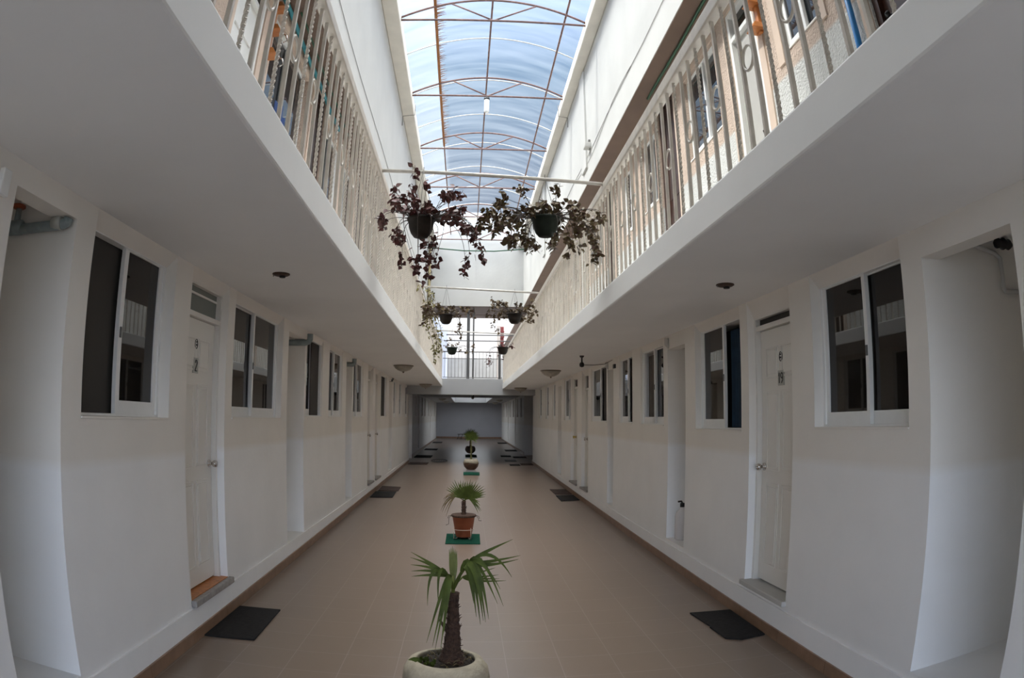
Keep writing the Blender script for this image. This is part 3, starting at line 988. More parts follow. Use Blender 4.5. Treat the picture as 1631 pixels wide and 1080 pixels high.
def railing(x, yfirst, pitch, z0, zbar, ztop, zring, label, side):
    r = thing('balcony_railing', (x, 10, z0), label, 'railing')
    rx = x
    hr = MB().box(rx - .03, rx + .03, YB + 1.4, 20.68, zbar, ztop)
    obj('handrail', hr, M_RAIL, r, .008)
    ys = []
    y_ = yfirst
    while y_ < 20.6:
        ys.append(y_)
        y_ += pitch
    h = zbar - z0
    plain = twist = None
    rest = MB()
    rings = []
    for k, y_ in enumerate(ys):
        tw = k % 3 == 2
        if k < 100:
            src = twist if tw else plain
            if src is None:
                base = twisted_bar(h) if tw else MB().box(-.0085, .0085, -.0085, .0085, 0, h)
                me_ = obj('baluster', base, M_RAIL, None)
                me_.parent = r
                if tw:
                    tag(me_, 'twisted square bar')
                    twist = me_
                else:
                    plain = me_
                src = me_
            else:
                c = src.copy()
                COL.objects.link(c)
                c.parent = r
                src = c
            src.location = (0, y_ - 10, 0)
        else:
            bb = MB().box(rx - .0085, rx + .0085, y_ - .0085, y_ + .0085, z0, zbar)
            rest.add(bb)
        if k % 3 == 0 and k + 1 < len(ys):
            rings.append((y_ + ys[k + 1]) / 2)
    tag(obj('baluster', rest, M_RAIL, r), None, None, None, 'stuff')
    rg_ = None
    for y_ in rings:
        if rg_ is None:
            ro = MB()
            rr_ = pitch / 2 - .012
            cs = [(0, rr_ * math.cos(q), 1.05 * rr_ * math.sin(q)) for q in [2 * PI * i / 28 for i in range(28)]]
            ro.tube(cs, .0075, 6, closed=True)
            rg_ = obj('ring', ro, M_RAIL, None)
            rg_.parent = r
            cc = rg_
        else:
            cc = rg_.copy()
            COL.objects.link(cc)
            cc.parent = r
        cc.location = (0, y_ - 10, zring - z0)
    return r


railing(EL - .012, 1.93 - 0.1385 * 6, .1385, ZTL, 3.585, 3.655, 3.125, 'cream steel railing with rings along the left balcony edge', -1)
railing(ER + .012, 1.742 - 0.1334 * 6, .1334, ZTR, 3.455, 3.535, 3.055, 'cream steel railing with rings along the right balcony edge', 1)
# end railing on the bridge
r = thing('bridge_railing', (.17, 20.9, 2.79), 'thin steel railing across the bridge under the bright opening', 'railing')
obj('handrail', MB().tube([(EL, 20.9, 3.65), (ER, 20.9, 3.65)], .016, 8), M_WIRE, r)
obj('middle_rail', MB().tube([(EL, 20.9, 3.44), (ER, 20.9, 3.44)], .010, 8), M_WIRE, r)
obj('bottom_rail', MB().tube([(EL, 20.9, 2.84), (ER, 20.9, 2.84)], .010, 8), M_WIRE, r)
for k in range(17):
    x = EL + .055 + k * .11
    obj('baluster', MB().tube([(x, 20.9, 2.84), (x, 20.9, 3.65)], .006, 6), M_WIRE, r)
for x, lab in ((.03, 'thicker'), (.20, 'thinner')):
    o_ = MB().box(x - (.05 if lab == 'thicker' else .025), x + (.05 if lab == 'thicker' else .025), 21.6, 21.68, 2.79, ZR - .02)
    tag(obj('steel_post', o_, M_STEEL), '%s of the two dark steel posts behind the bridge railing' % lab, 'post')
o_ = MB().box(1.02, 1.10, 21.55, 21.65, 2.79, 3.95)
tag(obj('corner_post', o_, M_STEEL), 'dark corner post at the right end of the bridge railing', 'post')
for z, y_, lab in ((4.72, 24.5, 'upper'), (4.50, 24.5, 'lower')):
    tag(obj('cross_bar', MB().tube([(-.80, 25.2, z), (2.14, 25.2, z)], .022, 8), M_STEEL), '%s dark bar crossing the bright opening behind the posts' % lab, 'bar')
mb = MB()
mb.box(1.30, 1.44, 26.08, 26.2, 4.3, 5.18)
for k in range(4):
    mb.box(1.30, 1.46, 26.05, 26.08, 4.35 + k * .2, 4.40 + k * .2)
tag(obj('red_shutter', mb, M_REDP), 'red painted panel high at the right of the bright opening', 'panel')

# ------------------------------------------------------------------ glazed roof
XC, HW = 0.263, 1.385         # centre and half width of the vault
ZC = 7.35                     # chord height


def arch(x, z0=7.40, rise=.345):
    u = (x - XC) / HW
    return z0 + rise * (1 - u * u)


N_ = 24
xs = [XC - HW + 2 * HW * i / N_ for i in range(N_ + 1)]
mb = MB()
ny = 200
for j in range(ny + 1):
    yy = 2.6 + (YE - 2.6) * j / ny
    for x in xs:
        mb.v.append((x, yy, arch(x) + .055 + .010 * math.cos(j * PI)))
for j in range(ny):
    for i in range(N_):
        a = j * (N_ + 1) + i
        mb.f.append((a, a + 1, a + N_ + 2, a + N_ + 1))
        mb.sm.append(True)
struct('ceiling', mb, M_SHEET, 'translucent corrugated sheets vaulted over the light well', 'roof')
for k in range(6):
    yt = 8.38 + 2.53 * k
    if yt > YE - .1:
        break
    r = thing('roof_truss', (XC, yt, ZC), '%s rusty steel arched truss under the glazed roof, counted from the camera' % ORD[k], 'truss', 'roof trusses')
    obj('bottom_chord', MB().tube([(XC - HW, yt, ZC), (XC + HW, yt, ZC)], .019, 6), M_RUST, r)
    obj('arched_chord', MB().tube([(x, yt, arch(x)) for x in xs], .019, 6), M_RUST, r)
    for sg in (-1, 1):
        xb = XC + sg * .47 * HW
        obj('brace', MB().tube([(XC, yt, ZC), (xb, yt, arch(xb))], .015, 6), M_RUST, r)
for k in range(9):
    yt = 9.55 + 1.50 * k
    if yt > YE - .05:
        break
    o_ = obj('roof_rib', MB().tube([(x, yt, arch(x) + .03) for x in xs], .012, 6), M_YPIPE if k == 7 else M_RIB)
    tag(o_, ('yellowed' if k == 7 else 'slender white') + ' arched rib under the roof sheets, %s from the camera' % ORD[k], 'rib', 'roof ribs')
for x, lab in ((-.62, 'left'), (.245, 'middle'), (1.36, 'right')):
    r = thing('roof_purlin', (x, 12, arch(x)), '%s of the three steel purlins running along under the glazed roof' % lab, 'purlin', 'roof purlins')
    obj('purlin_bar', MB().tube([(x, 2.6, arch(x) + .022), (x, YE, arch(x) + .022)], .017, 6), M_RUST, r)
    if lab == 'left':
        mb = MB()
        for k in range(300):
            yy = 6.0 + 7.9 * k / 300 + random.uniform(-.02, .02)
            L = random.uniform(.03, .16)
            w_ = random.uniform(.006, .018)
            z = arch(x) + .04
            mb.quad((x, yy - w_, z), (x, yy + w_, z), (x + L, yy + w_ * .2, arch(x + L) + .040), (x + L, yy - w_ * .2, arch(x + L) + .040))
        mb.box(x - .022, x + .022, 6.0, 13.9, arch(x) + .0, arch(x) + .03)
        tag(obj('rust_streak', mb, M_RUST2, r), 'orange rust runs')
# bulb under the second truss
r = thing('hanging_bulb', (.25, 10.91, 7.33), 'white lamp hanging from the second roof truss', 'lamp')
obj('lamp_cap', MB().lathe([(.02, 0), (.05, -.02), (.055, -.05), (.05, -.06)], (.25, 10.91, 7.33), 20), M_BLACK, r)
obj('bulb_glass', MB().lathe([(.035, -.055), (.047, -.07), (.047, -.30), (.035, -.325), (.001, -.33)], (.25, 10.91, 7.33), 20), M_BULB, r)

# ------------------------------------------------------------------ cross pipes and cables
def pipe(name, pts, r_, m_, label, cat):
    return tag(obj(name, MB().tube(pts, r_, 10), m_), label, cat)


pipe('cross_pipe', [(EL + .018, 5.24, 3.635), (ER - .018, 5.15, 3.525)], .016, M_PIPEW, 'white pipe between the handrails carrying the two nearest hanging planters', 'pipe')
pipe('cross_pipe', [(EL + .018, 10.3, 3.635), (ER - .018, 10.1, 3.525)], .016, M_PIPEW, 'white pipe between the handrails in front of the white end wall', 'pipe')
pipe('cross_pipe', [(EL + .022, 15.6, 3.635), (ER - .022, 15.3, 3.525)], .014, M_PIPEW, 'thin pipe across the bright opening carrying the farthest hanging planters', 'pipe')
pipe('wall_cable', [(FL + .006, 3.0, 5.53)] + [(FL + .006, 3.0 + k, 5.50 + .02 * math.sin(k * 1.3)) for k in range(1, 17)], .0035, M_CABLE, 'thin grey cable running along the left upper white wall', 'cable')
pipe('wall_cable', [(FR - .006, 3.0 + k, 5.55 + .012 * k + .02 * math.sin(k * 1.7)) for k in range(0, 14)], .0035, M_CABLE, 'thin grey cable running along the right upper white wall', 'cable')
pipe('wall_cable', [(FR - .006, 6.6 + k * .5, 5.60 + .06 * math.sin(k * .9) - .008 * k) for k in range(0, 9)], .003, M_CABLE, 'short slack cable below the long one on the right upper wall', 'cable')
pipe('gutter_wire', [(FL + .01, 11.5, 7.0), (FL + .012, 11.5, 7.2), (-1.10, 11.5, 7.225), (-1.10, 11.5, 7.47)], .006, M_WIRE, 'grey wire hooked over the left gutter ledge', 'wire')
pipe('gutter_wire', [(FR - .01, 11.4, 7.0), (FR - .012, 11.4, 7.2), (1.625, 11.4, 7.225), (1.625, 11.4, 7.47)], .006, M_WIRE, 'grey wire hooked over the right gutter ledge', 'wire')
pipe('garden_hose', [(1.985, 3.9 + .3 * k, 5.165 + .008 * math.sin(k)) for k in range(10)], .016, M_GHOSE, 'dark green hose under the brown eaves of the right balcony', 'hose')
pipe('garden_hose', [(-1.61, 5.0 + .3 * k, 5.165 + .008 * math.sin(k * 1.3)) for k in range(11)], .011, M_GHOSE, 'dark green hose under the eaves of the left balcony', 'hose')
pipe('teal_tube', [(-1.68, 4.6 + .3 * k, 5.10 + .012 * math.sin(k * 1.4)) for k in range(11)], .022, M_TEAL, 'teal tube hung along the top of the left upper wall', 'tube')
pipe('green_line', [(FL, 20.6, 6.95), (-.2, 20.6, 6.86), (.8, 20.6, 6.86), (FR, 20.6, 6.95)], .02, M_GHOSE, 'green hose sagging across the well just before the end wall', 'hose')
pipe('down_pipe', [(-1.28, 21.33, 5.25), (-1.28, 21.33, 6.9), (-1.28, 21.33, 7.22)], .045, M_YPIPE, 'yellowed downpipe in the left corner of the white end wall', 'pipe')
r = thing('wall_lamp', (FR, 9.3, 5.7), 'small white lamp on the right upper wall below the cables', 'lamp')
obj('lamp_body', MB().box(FR - .10, FR, 9.22, 9.38, 5.66, 5.74), M_WHITE, r, .01)
obj('lamp_bracket', MB().box(FR - .03, FR, 9.27, 9.33, 5.74, 5.80), M_WIRE, r)
tag(obj('wall_box', MB().box(-1.29, -1.17, 21.28, 21.39, 5.32, 5.48), M_GREYW, None, .01), 'small grey box low in the left corner of the white end wall', 'box')

# orange wooden racks on the upper walls
for side, yc, zc, lab in ((SUR, 3.88, 4.62, 'orange turned wood rack beside the white upper door on the right'), (SUL, 4.56, 4.62, 'orange wood rack with hooks beside the upper window on the left')):
    r = thing('wall_rack', (side.x, yc, zc), lab, 'rack')
    mb = MB()
    side.box(mb, -.030, -.001, yc - .03, yc + .03, zc - .22, zc + .34)
    obj('back_board', mb, M_ORANGE, r, .006)
    for k, z in enumerate((zc - .20, zc + .04, zc + .28)):
        mb = MB()
        n_ = 4
        prof = [(.035, 0), (.075, .0), (.065, .035), (.035, .08)]
        for q, (hw_, h_) in enumerate(prof):
            pass
        x0, x1 = side.X(-.11), side.X(-.001)
        a, c = min(x0, x1), max(x0, x1)
        mb.v += [(a, yc - .07, z), (c, yc - .07, z), (c, yc + .07, z), (a, yc + .07, z), (a + (.04 if side.sg > 0 else 0), yc - .04, z + .07), (c - (.04 if side.sg < 0 else 0), yc - .04, z + .07),
                 (c - (.04 if side.sg < 0 else 0), yc + .04, z + .07), (a + (.04 if side.sg > 0 else 0), yc + .04, z + .07)]
        for q in ((3, 2, 1, 0), (4, 5, 6, 7), (0, 1, 5, 4), (1, 2, 6, 5), (2, 3, 7, 6), (3, 0, 4, 7)):
            mb.f.append(q)
            mb.sm.append(False)
        so = obj('shelf_block', mb, M_ORANGE, r, .004)
        if side is SUL and k < 2:
            hk = MB().tube([(side.X(-.10), yc + .05, z + .02), (side.X(-.14), yc + .06, z - .0), (side.X(-.15), yc + .065, z - .05), (side.X(-.12), yc + .06, z - .07)], .006, 6)
            obj('hook', hk, M_CHROME, so)
pipe('blue_pole', [(2.10, 2.655, 2.66), (2.10, 2.655, 4.6)], .020, M_BLUE, 'bright blue pole leaning against the white stucco of the right upper wall', 'pole')
# blue cloth hanging in the upper window on the left
mb = MB()
for i in range(10):
    ya, yb = 4.86 + .032 * i, 4.86 + .032 * (i + 1)
    xa, xb = UL + .05 + .02 * math.sin(i * 1.3), UL + .05 + .02 * math.sin((i + 1) * 1.3)
    za, zb = 4.16 - .03 * math.sin(i * .8), 4.16 - .03 * math.sin((i + 1) * .8)
    mb.quad((xa, ya, 3.55), (xb, yb, 3.55), (xb, yb, zb), (xa, ya, za))
    mb.quad((xa + .006, ya, 3.55), (xb + .006, yb, 3.55), (xb + .006, yb, zb), (xa + .006, ya, za))
mb.sm = [True] * len(mb.f)
tag(obj('hanging_cloth', mb, M_BLUECL), 'blue cloth hanging below the orange rack on the left balcony', 'cloth')

# ------------------------------------------------------------------ ceiling lamps and fittings
DOME_A = [(.19, 0), (.195, -.012), (.185, -.02)]
DOME_B = [(.182, -.016), (.165, -.05), (.125, -.085), (.07, -.108), (.02, -.118), (.001, -.12)]
DOME_C = [(.016, -.116), (.018, -.126), (.010, -.140), (.001, -.146)]
dome = None


def dome_lamp(x, y_, z, label, src=None):
    if src is None:
        r_ = thing('ceiling_lamp', (x, y_, z), label, 'lamp', 'dome lamps under the balconies')
        obj('lamp_rim', MB().lathe(DOME_A, (x, y_, z), 32), M_LAMPR, r_)
        obj('glass_bowl', MB().lathe(DOME_B, (x, y_, z), 32), M_LAMPG, r_)
        obj('finial', MB().lathe(DOME_C, (x, y_, z), 16), M_LAMPR, r_)
        return r_
    r_ = src.copy()
    COL.objects.link(r_)
    r_.location = (x, y_, z)
    r_['label'] = label
    for ch in src.children:
        c = ch.copy()
        COL.objects.link(c)
        c.parent = r_
    return r_


d0 = dome_lamp(-1.20, 12.47, ZSL, 'alabaster dome lamp under the left balcony, nearer of the two')
dome_lamp(-1.22, 19.6, ZSL, 'alabaster dome lamp under the left balcony, right before the bridge beam', d0)
dome_lamp(1.545, 12.16, ZSR, 'alabaster dome lamp under the right balcony, nearer of the two', d0)
dome_lamp(1.585, 19.5, ZSR, 'alabaster dome lamp under the right balcony, right before the bridge beam', d0)
dome_lamp(-1.19, 32.5, 2.48, 'nearer dome lamp on the left ceiling strip of the dark passage', d0)
dome_lamp(-1.19, 38.8, 2.48, 'farther dome lamp on the left ceiling strip of the dark passage', d0)
dome_lamp(1.64, 33.4, 2.48, 'nearer dome lamp on the right ceiling strip of the dark passage', d0)
dome_lamp(1.70, 39.5, 2.48, 'farther dome lamp on the right ceiling strip of the dark passage', d0)
for x, y_, z, lab in ((-1.303, 4.377, ZSL, 'broken brown lamp base left on the underside of the left balcony'), (1.696, 4.066, ZSR, 'broken brown lamp base left on the underside of the right balcony')):
    r = thing('lamp_base', (x, y_, z), lab, 'lamp')
    obj('base_plate', MB().lathe([(.062, 0), (.064, -.006), (.05, -.014), (.02, -.018)], (x, y_, z), 20), M_LAMPB, r)
    obj('socket', MB().lathe([(.022, -.016), (.022, -.028), (.012, -.030)], (x + .01, y_, z), 12), M_BLACK, r)
    obj('screw', MB().tube([(x - .055, y_, z - .008), (x - .058, y_, z - .02)], .005, 6), M_CHROME, r)
r = thing('pendant_socket', (1.61, 9.2, ZSR), 'dark bulb holder hanging from the right balcony with a cord to the wall', 'lamp')
obj('ceiling_rose', MB().lathe([(.035, 0), (.03, -.018), (.014, -.03)], (1.61, 9.2, ZSR), 16), M_BLACK, r)
obj('stem', MB().tube([(1.61, 9.2, ZSR - .02), (1.61, 9.2, ZSR - .10)], .012, 8), M_BLACK, r)
obj('bulb_holder', MB().lathe([(.012, -.09), (.03, -.105), (.036, -.13), (.03, -.155), (.001, -.165)], (1.61, 9.2, ZSR), 16), M_BLACK, r)
obj('cord', MB().tube([(1.64, 9.2, ZSR - .13), (1.80, 9.28, ZSR - .125), (1.98, 9.4, ZSR - .10), (2.12, 9.5, ZSR - .03)], .004, 6), M_BLACK, r)
r = thing('security_camera', (.19, 20.95, 2.29), 'small dark camera hanging under the bridge beam', 'camera')
obj('mount', MB().tube([(.21, 20.95, 2.29), (.21, 20.95, 2.24)], .02, 8), M_BLACK, r)
obj('camera_body', MB().lathe([(.025, .02), (.045, 0), (.045, -.05), (.02, -.075), (.001, -.08)], (.19, 20.93, 2.235), 16), M_BLACK, r)
tag(obj('wall_sensor', MB().box(2.115, 2.14, 9.36, 9.46, 2.31, 2.37), M_BLACK), 'small black box high on the right wall beside the fourth window', 'box')
tag(obj('cable_clip', MB().box(XL - .0, XL + .03, 1.93, 1.99, 2.36, 2.47), M_ALU, None, .006), 'small white clip high on the pillar at the left edge', 'clip')

# ------------------------------------------------------------------ pipes in the recesses
r = thing('water_pipe', (-2.2, 2.545, 2.41), 'grey green pipe with a red valve high in the nearest left recess', 'pipe')
obj('pipe_run', MB().tube([(-1.885, 2.545, 2.435), (-1.89, 2.545, 2.418), (-1.905, 2.545, 2.41), (-1.94, 2.545, 2.405), (-2.72, 2.545, 2.39)], .026, 14), M_PVC, r)
obj('elbow', MB().lathe([(.034, -.03), (.036, .03)], (-1.95, 2.545, 2.415), 16, 'x'), M_PLATE, r)
obj('valve_body', MB().lathe([(.026, -.05), (.038, -.04), (.038, .04), (.026, .05)], (-2.24, 2.545, 2.41), 16, 'x').add(MB().lathe([(.02, 0), (.016, .09)], (-2.24, 2.545, 2.43), 12)), M_PVC, r)
obj('valve_handle', MB().lathe([(.03, 0), (.04, .006), (.04, .018), (.02, .024)], (-2.24, 2.54, 2.505), 18), M_VALVE, r)
r = thing('water_pipe', (-2.0, 7.37, 2.40), 'short green grey pipe with a bend in the second left recess', 'pipe')
obj('pipe_run', MB().tube([(-1.80, 7.38, 2.50), (-1.80, 7.38, 2.44), (-1.815, 7.38, 2.41), (-1.85, 7.38, 2.40), (-2.4, 7.38, 2.395)], .035, 12), M_PVC, r)
r = thing('water_pipe', (-1.95, 10.58, 2.41), 'small grey capped pipe end in the third left recess', 'pipe')
obj('pipe_run', MB().tube([(-1.82, 10.58, 2.50), (-1.82, 10.58, 2.43), (-1.84, 10.58, 2.405), (-2.4, 10.58, 2.40)], .035, 12), M_PVC, r)
r = thing('water_pipe', (-1.95, 16.25, 2.42), 'dark thin pipe in the farthest left recess', 'pipe')
obj('pipe_run', MB().tube([(-1.82, 16.25, 2.52), (-1.83, 16.25, 2.46), (-2.4, 16.25, 2.45)], .03, 10), M_STEEL, r)
r = thing('conduit', (2.7, 2.46, 2.4), 'white conduit with a blackened valve high in the nearest right recess', 'pipe')
obj('conduit_run', MB().tube([(2.50, 2.48, 2.42), (2.60, 2.48, 2.40), (2.70, 2.48, 2.385), (2.745, 2.48, 2.36), (2.75, 2.48, 2.20), (2.757, 2.48, 2.185), (3.0, 2.48, 2.19)], .013, 10), M_WHITE, r)
obj('valve_body', MB().lathe([(.012, -.07), (.03, -.05), (.022, -.02), (.034, .0), (.022, .03), (.03, .05), (.012, .08)], (2.74, 2.44, 2.43), 12, 'x'), M_BLACK, r)
r = thing('water_pipe', (2.3, 6.80, 2.35), 'white pipe end high in the right recess above the jug', 'pipe')
obj('pipe_run', MB().tube([(2.12, 6.80, 2.44), (2.12, 6.80, 2.37), (2.14, 6.80, 2.35), (2.6, 6.80, 2.345)], .025, 12), M_PIPEW, r)
r = thing('water_pipe', (2.3, 9.90, 2.35), 'pale pipe end high in the third right recess', 'pipe')
obj('pipe_run', MB().tube([(2.12, 9.9, 2.44), (2.12, 9.9, 2.37), (2.14, 9.9, 2.35), (2.6, 9.9, 2.345)], .025, 12), M_PIPEW, r)
r = thing('plastic_jug', (2.27, 6.70, .28), 'pale plastic bottle with a dark cap standing in the right recess', 'bottle')
obj('jug_body', MB().lathe([(.06, .0), (.075, .01), (.078, .26), (.06, .31), (.025, .345), (.022, .37)], (2.27, 6.70, .28), 24), M_JUG, r)
obj('cap', MB().lathe([(.026, .355), (.026, .395), (.02, .40)], (2.27, 6.70, .28), 16), M_BLACK, r)
obj('nozzle', MB().tube([(2.27, 6.70, .67), (2.25, 6.68, .70), (2.21, 6.66, .70)], .010, 8), M_BLACK, r)

# ------------------------------------------------------------------ mats
def flat_mat(name, corners, m_, label, group, cat='doormat', th=.012):
    mb_ = MB()
    n_ = len(corners)
    top = [(x, y_, fz(y_) + th) for x, y_ in corners]
    bot = [(x, y_, fz(y_) + .001) for x, y_ in corners]
    mb_.quad(*top)
    mb_.quad(*reversed(bot))
    for i in range(n_):
        j = (i + 1) % n_
        mb_.quad(bot[i], bot[j], top[j], top[i])
    return tag(obj(name, mb_, m_), label, cat, group)


GM = 'doormats along the walls'
flat_mat('doormat', [(-1.825, 4.98), (-1.48, 4.995), (-1.463, 4.234), (-1.83, 4.195)], M_MAT, 'charcoal doormat on the floor below the door numbered 2', GM)
flat_mat('doormat', [(1.761, 4.897), (2.10, 4.867), (2.10, 4.184), (1.90, 4.15), (1.80, 4.22), (1.785, 4.50), (1.80, 4.53), (1.79, 4.56)], M_MAT, 'charcoal doormat with a torn corner below the door numbered 19', GM)
flat_mat('doormat', [(-1.82, 13.25), (-1.402, 13.30), (-1.38, 12.385), (-1.80, 12.30)], M_MAT, 'nearer of the two doormats below the far left pair of doors', GM)
flat_mat('doormat', [(-1.81, 14.25), (-1.394, 14.15), (-1.378, 13.45), (-1.79, 13.42)], M_MATBR, 'farther, browner of the two doormats below the far left pair of doors', GM)
flat_mat('doormat', [(1.765, 13.96), (2.10, 13.92), (2.10, 13.06), (1.765, 13.08)], M_MATBR, 'farther, browner of the two doormats below the far right pair of doors', GM)
flat_mat('doormat', [(1.75, 12.88), (2.10, 12.92), (2.10, 12.15), (1.74, 12.04)], M_MAT, 'nearer of the two doormats below the far right pair of doors', GM)
far = [(-1.80, -1.20, 20.5, 21.3, M_MATBR, 'brownish doormat at the left foot of the wall just before the passage mouth'),
       (-1.86, -1.25, 23.6, 24.9, M_MAT, 'dark doormat on the left just inside the passage mouth'),
       (-1.80, -1.25, 28.4, 29.6, M_MAT, 'third dark mat along the left of the passage'),
       (-1.80, -1.30, 35.2, 36.6, M_MAT, 'farthest dark mat along the left of the passage'),
       (1.70, 2.18, 35.2, 36.6, M_MAT, 'farthest dark mat along the right of the passage'),
       (1.68, 2.18, 28.2, 29.4, M_MAT, 'dark mat along the right of the passage, next to farthest'),
       (1.30, 1.68, 24.6, 25.3, M_MAT, 'left one of two dark mats lying end to end inside the passage on the right'),
       (1.72, 2.20, 24.0, 24.7, M_MAT, 'right one of two dark mats lying end to end inside the passage'),
       (1.32, 1.70, 22.2, 23.0, M_BLACK, 'black rumpled mat right of the potted palms at the passage mouth'),
       (1.36, 1.68, 20.4, 21.0, M_MAT, 'grey mat just before the passage mouth on the right'),
       (1.72, 2.10, 20.6, 21.3, M_MATBR, 'reddish brown mat touching the right wall at the passage mouth')]
for x0, x1, y0, y1, m_, lab in far:
    flat_mat('doormat', [(x0, y1), (x1, y1), (x1 - .01, y0), (x0 - .01, y0)], m_, lab, GM)
# open drain grating
r = thing('floor_grating', (-.9, 22.0, fz(22)), 'dark ring shaped drain cover on the floor left of the far potted palms', 'drain cover')
mb = MB()
mb.tube([(-.90 + .26 * math.cos(q), 22.2 + .62 * math.sin(q), fz(22.2) + .012) for q in [2 * PI * i / 32 for i in range(32)]], .018, 6, closed=True)
obj('cover_rim', mb, M_STEEL, r)
mb = MB()
for k in range(5):
    mb.tube([(-1.05 + .075 * k, 21.75, fz(21.8) + .01), (-1.05 + .075 * k, 22.65, fz(22.6) + .01)], .008, 6)
obj('cover_bars', mb, M_STEEL, r)
GG = 'green mats under the pots'
flat_mat('pot_mat', [(-.255, 8.06), (.175, 8.06), (.18, 8.74), (-.255, 8.74)], M_GMAT, 'green mat under the terracotta pot', GG, 'mat', .010)
flat_mat('pot_mat', [(-.07, 17.2), (.35, 17.2), (.36, 17.95), (-.07, 17.95)], M_GMAT, 'green mat on the floor in front of the pale two tone planter', GG, 'mat', .02)
flat_mat('pot_mat', [(-.03, 24.2), (.39, 24.2), (.39, 25.4), (-.03, 25.4)], M_GMAT, 'dark green mat in front of the farthest round planter', GG, 'mat', .02)
# metal stand by the end wall
r = thing('wire_stand', (-.25, 41.0, fz(41)), 'small dark wire stand on the floor by the grey end wall', 'stand')
obj('top_bar', MB().tube([(-.55, 41.0, .52), (.05, 41.0, .52)], .02, 6), M_BLACK, r)
for x in (-.50, -.28, -.05):
    obj('leg', MB().tube([(x + .06, 41.0, .52), (x - .06, 40.8, fz(41) + .005)], .015, 6), M_BLACK, r)


# ------------------------------------------------------------------ palms
def blade(mb_, p0, p1, p2, w, n_=8, fold=.25, w0=.5):
    """one leaf segment: a folded strip along a bent midline, tapering to a point"""
    p0, p1, p2 = Vector(p0), Vector(p1), Vector(p2)
    pts = [(p0 * (1 - t_) ** 2 + p1 * 2 * t_ * (1 - t_) + p2 * t_ * t_) for t_ in [i / n_ for i in range(n_ + 1)]]
    base = len(mb_.v)
    for i, p in enumerate(pts):
        t_ = i / n_
        d = pts[min(i + 1, n_)] - pts[max(i - 1, 0)]
        d.normalize()
        sdv = d.cross(Vector((0.15, -1, 0.25)))
        if sdv.length < .2:
            sdv = d.cross(Vector((1, 0, 0)))
        sdv.normalize()
        up = sdv.cross(d)
        ww = w * (w0 + (1 - w0) * min(1, t_ * 3)) * (1 - max(0, (t_ - .45) / .55) ** 1.3) + .0006
        mb_.v += [tuple(p - sdv * ww), tuple(p - up * ww * fold), tuple(p + sdv * ww)]
    for i in range(n_):
        a = base + i * 3
        mb_.f += [(a, a + 1, a + 4, a + 3), (a + 1, a + 2, a + 5, a + 4)]
        mb_.sm += [True, True]


def web(mb_, hub, mids):
    for a, b_ in zip(mids[:-1], mids[1:]):
        mb_.quad(hub, a, b_)


def palm_trunk(mb_, base, top, r0, r1, n_=26, seg=16, rough=.12):
    b0 = len(mb_.v)
    base, top = Vector(base), Vector(top)
    for k in range(n_ + 1):
        t_ = k / n_
        c = base.lerp(top, t_)
        r_ = r0 + (r1 - r0) * min(1, t_ * 1.25) + .55 * r0 * max(0, 1 - t_ * 3.2) ** 2
        for j in range(seg):
            a = 2 * PI * j / seg
            q = r_ * (1 + random.uniform(-rough, rough))
            mb_.v.append((c.x + q * math.cos(a), c.y + q * math.sin(a), c.z))
    for k in range(n_):
        for j in range(seg):
            mb_.f.append((b0 + k * seg + j, b0 + k * seg + (j + 1) % seg, b0 + (k + 1) * seg + (j + 1) % seg, b0 + (k + 1) * seg + j))
            mb_.sm.append(True)
    mb_.f.append(tuple(b0 + n_ * seg + j for j in range(seg)))
    mb_.sm.append(False)
    for k in range(70):                                  # fibres and old leaf bases
        t_ = random.uniform(.1, .98)
        c = base.lerp(top, t_)
        r_ = r0 + (r1 - r0) * min(1, t_ * 1.25)
        a = random.uniform(0, 2 * PI)
        p = c + Vector((math.cos(a), math.sin(a), 0)) * r_ * .95
        q = p + Vector((math.cos(a) * random.uniform(.006, .02), math.sin(a) * random.uniform(.006, .02), random.uniform(.005, .03)))
        mb_.tube([p, q], [.004, .001], 5)


# near palm in the big stone planter
PX, PY, PZ = -.115, 3.5, -.003
r = thing('potted_palm', (PX, PY, PZ), 'small fan palm in the big pale stone planter nearest the camera', 'potted plant')
pot = [(.15, 0), (.20, .02), (.235, .08), (.242, .14), (.232, .20), (.205, .242), (.178, .255), (.165, .257), (.160, .250), (.165, .225), (.17, .20)]
obj('planter', MB().lathe(pot, (PX, PY, PZ), 48), M_POTST, r)
so = MB().lathe([(.168, .19), (.168, .222), (.12, .235), (.05, .245), (.001, .247)], (PX, PY, PZ), 32)
soil = obj('soil', so, M_SOIL, r)
mb = MB()
for k in range(26):
    a = random.uniform(0, 2 * PI)
    q = random.uniform(.06, .15)
    p = Vector((PX + q * math.cos(a), PY + q * math.sin(a), PZ + .235))
    e = p + Vector((random.uniform(-.05, .05), random.uniform(-.05, .05), random.uniform(0, .035)))
    mb.tube([p, (p + e) / 2 + Vector((0, 0, .012)), e], .0028, 5)
tag(obj('dry_twigs', mb, M_LEAFD, soil), 'pale dry twigs', None, None, 'stuff')
mb = MB()
for k in range(9):
    x, y_ = PX - .10 + random.uniform(-.05, .04), PY - .06 + random.uniform(-.06, .06)
    blade(mb, (x, y_, PZ + .235), (x, y_, PZ + .27), (x + random.uniform(-.03, .03), y_ - .02, PZ + .262), .010, 4)
blade(mb, (PX - .13, PY - .06, PZ + .245), (PX - .16, PY - .08, PZ + .285), (PX - .20, PY - .09, PZ + .272), .014, 5)
obj('weeds', mb, M_LEAF, soil)
mb = MB()
TX = -.07
palm_trunk(mb, (TX - .012, PY, PZ + .235), (TX + .004, PY, .645), .052, .029)
mb.tube([(TX - .03, PY - .02, .42), (TX - .075, PY - .045, .50)], [.014, .006], 7)
obj('trunk', mb, M_TRUNK, r)


def Q(x, z, d):
    return (x + TX, PY + d, z)


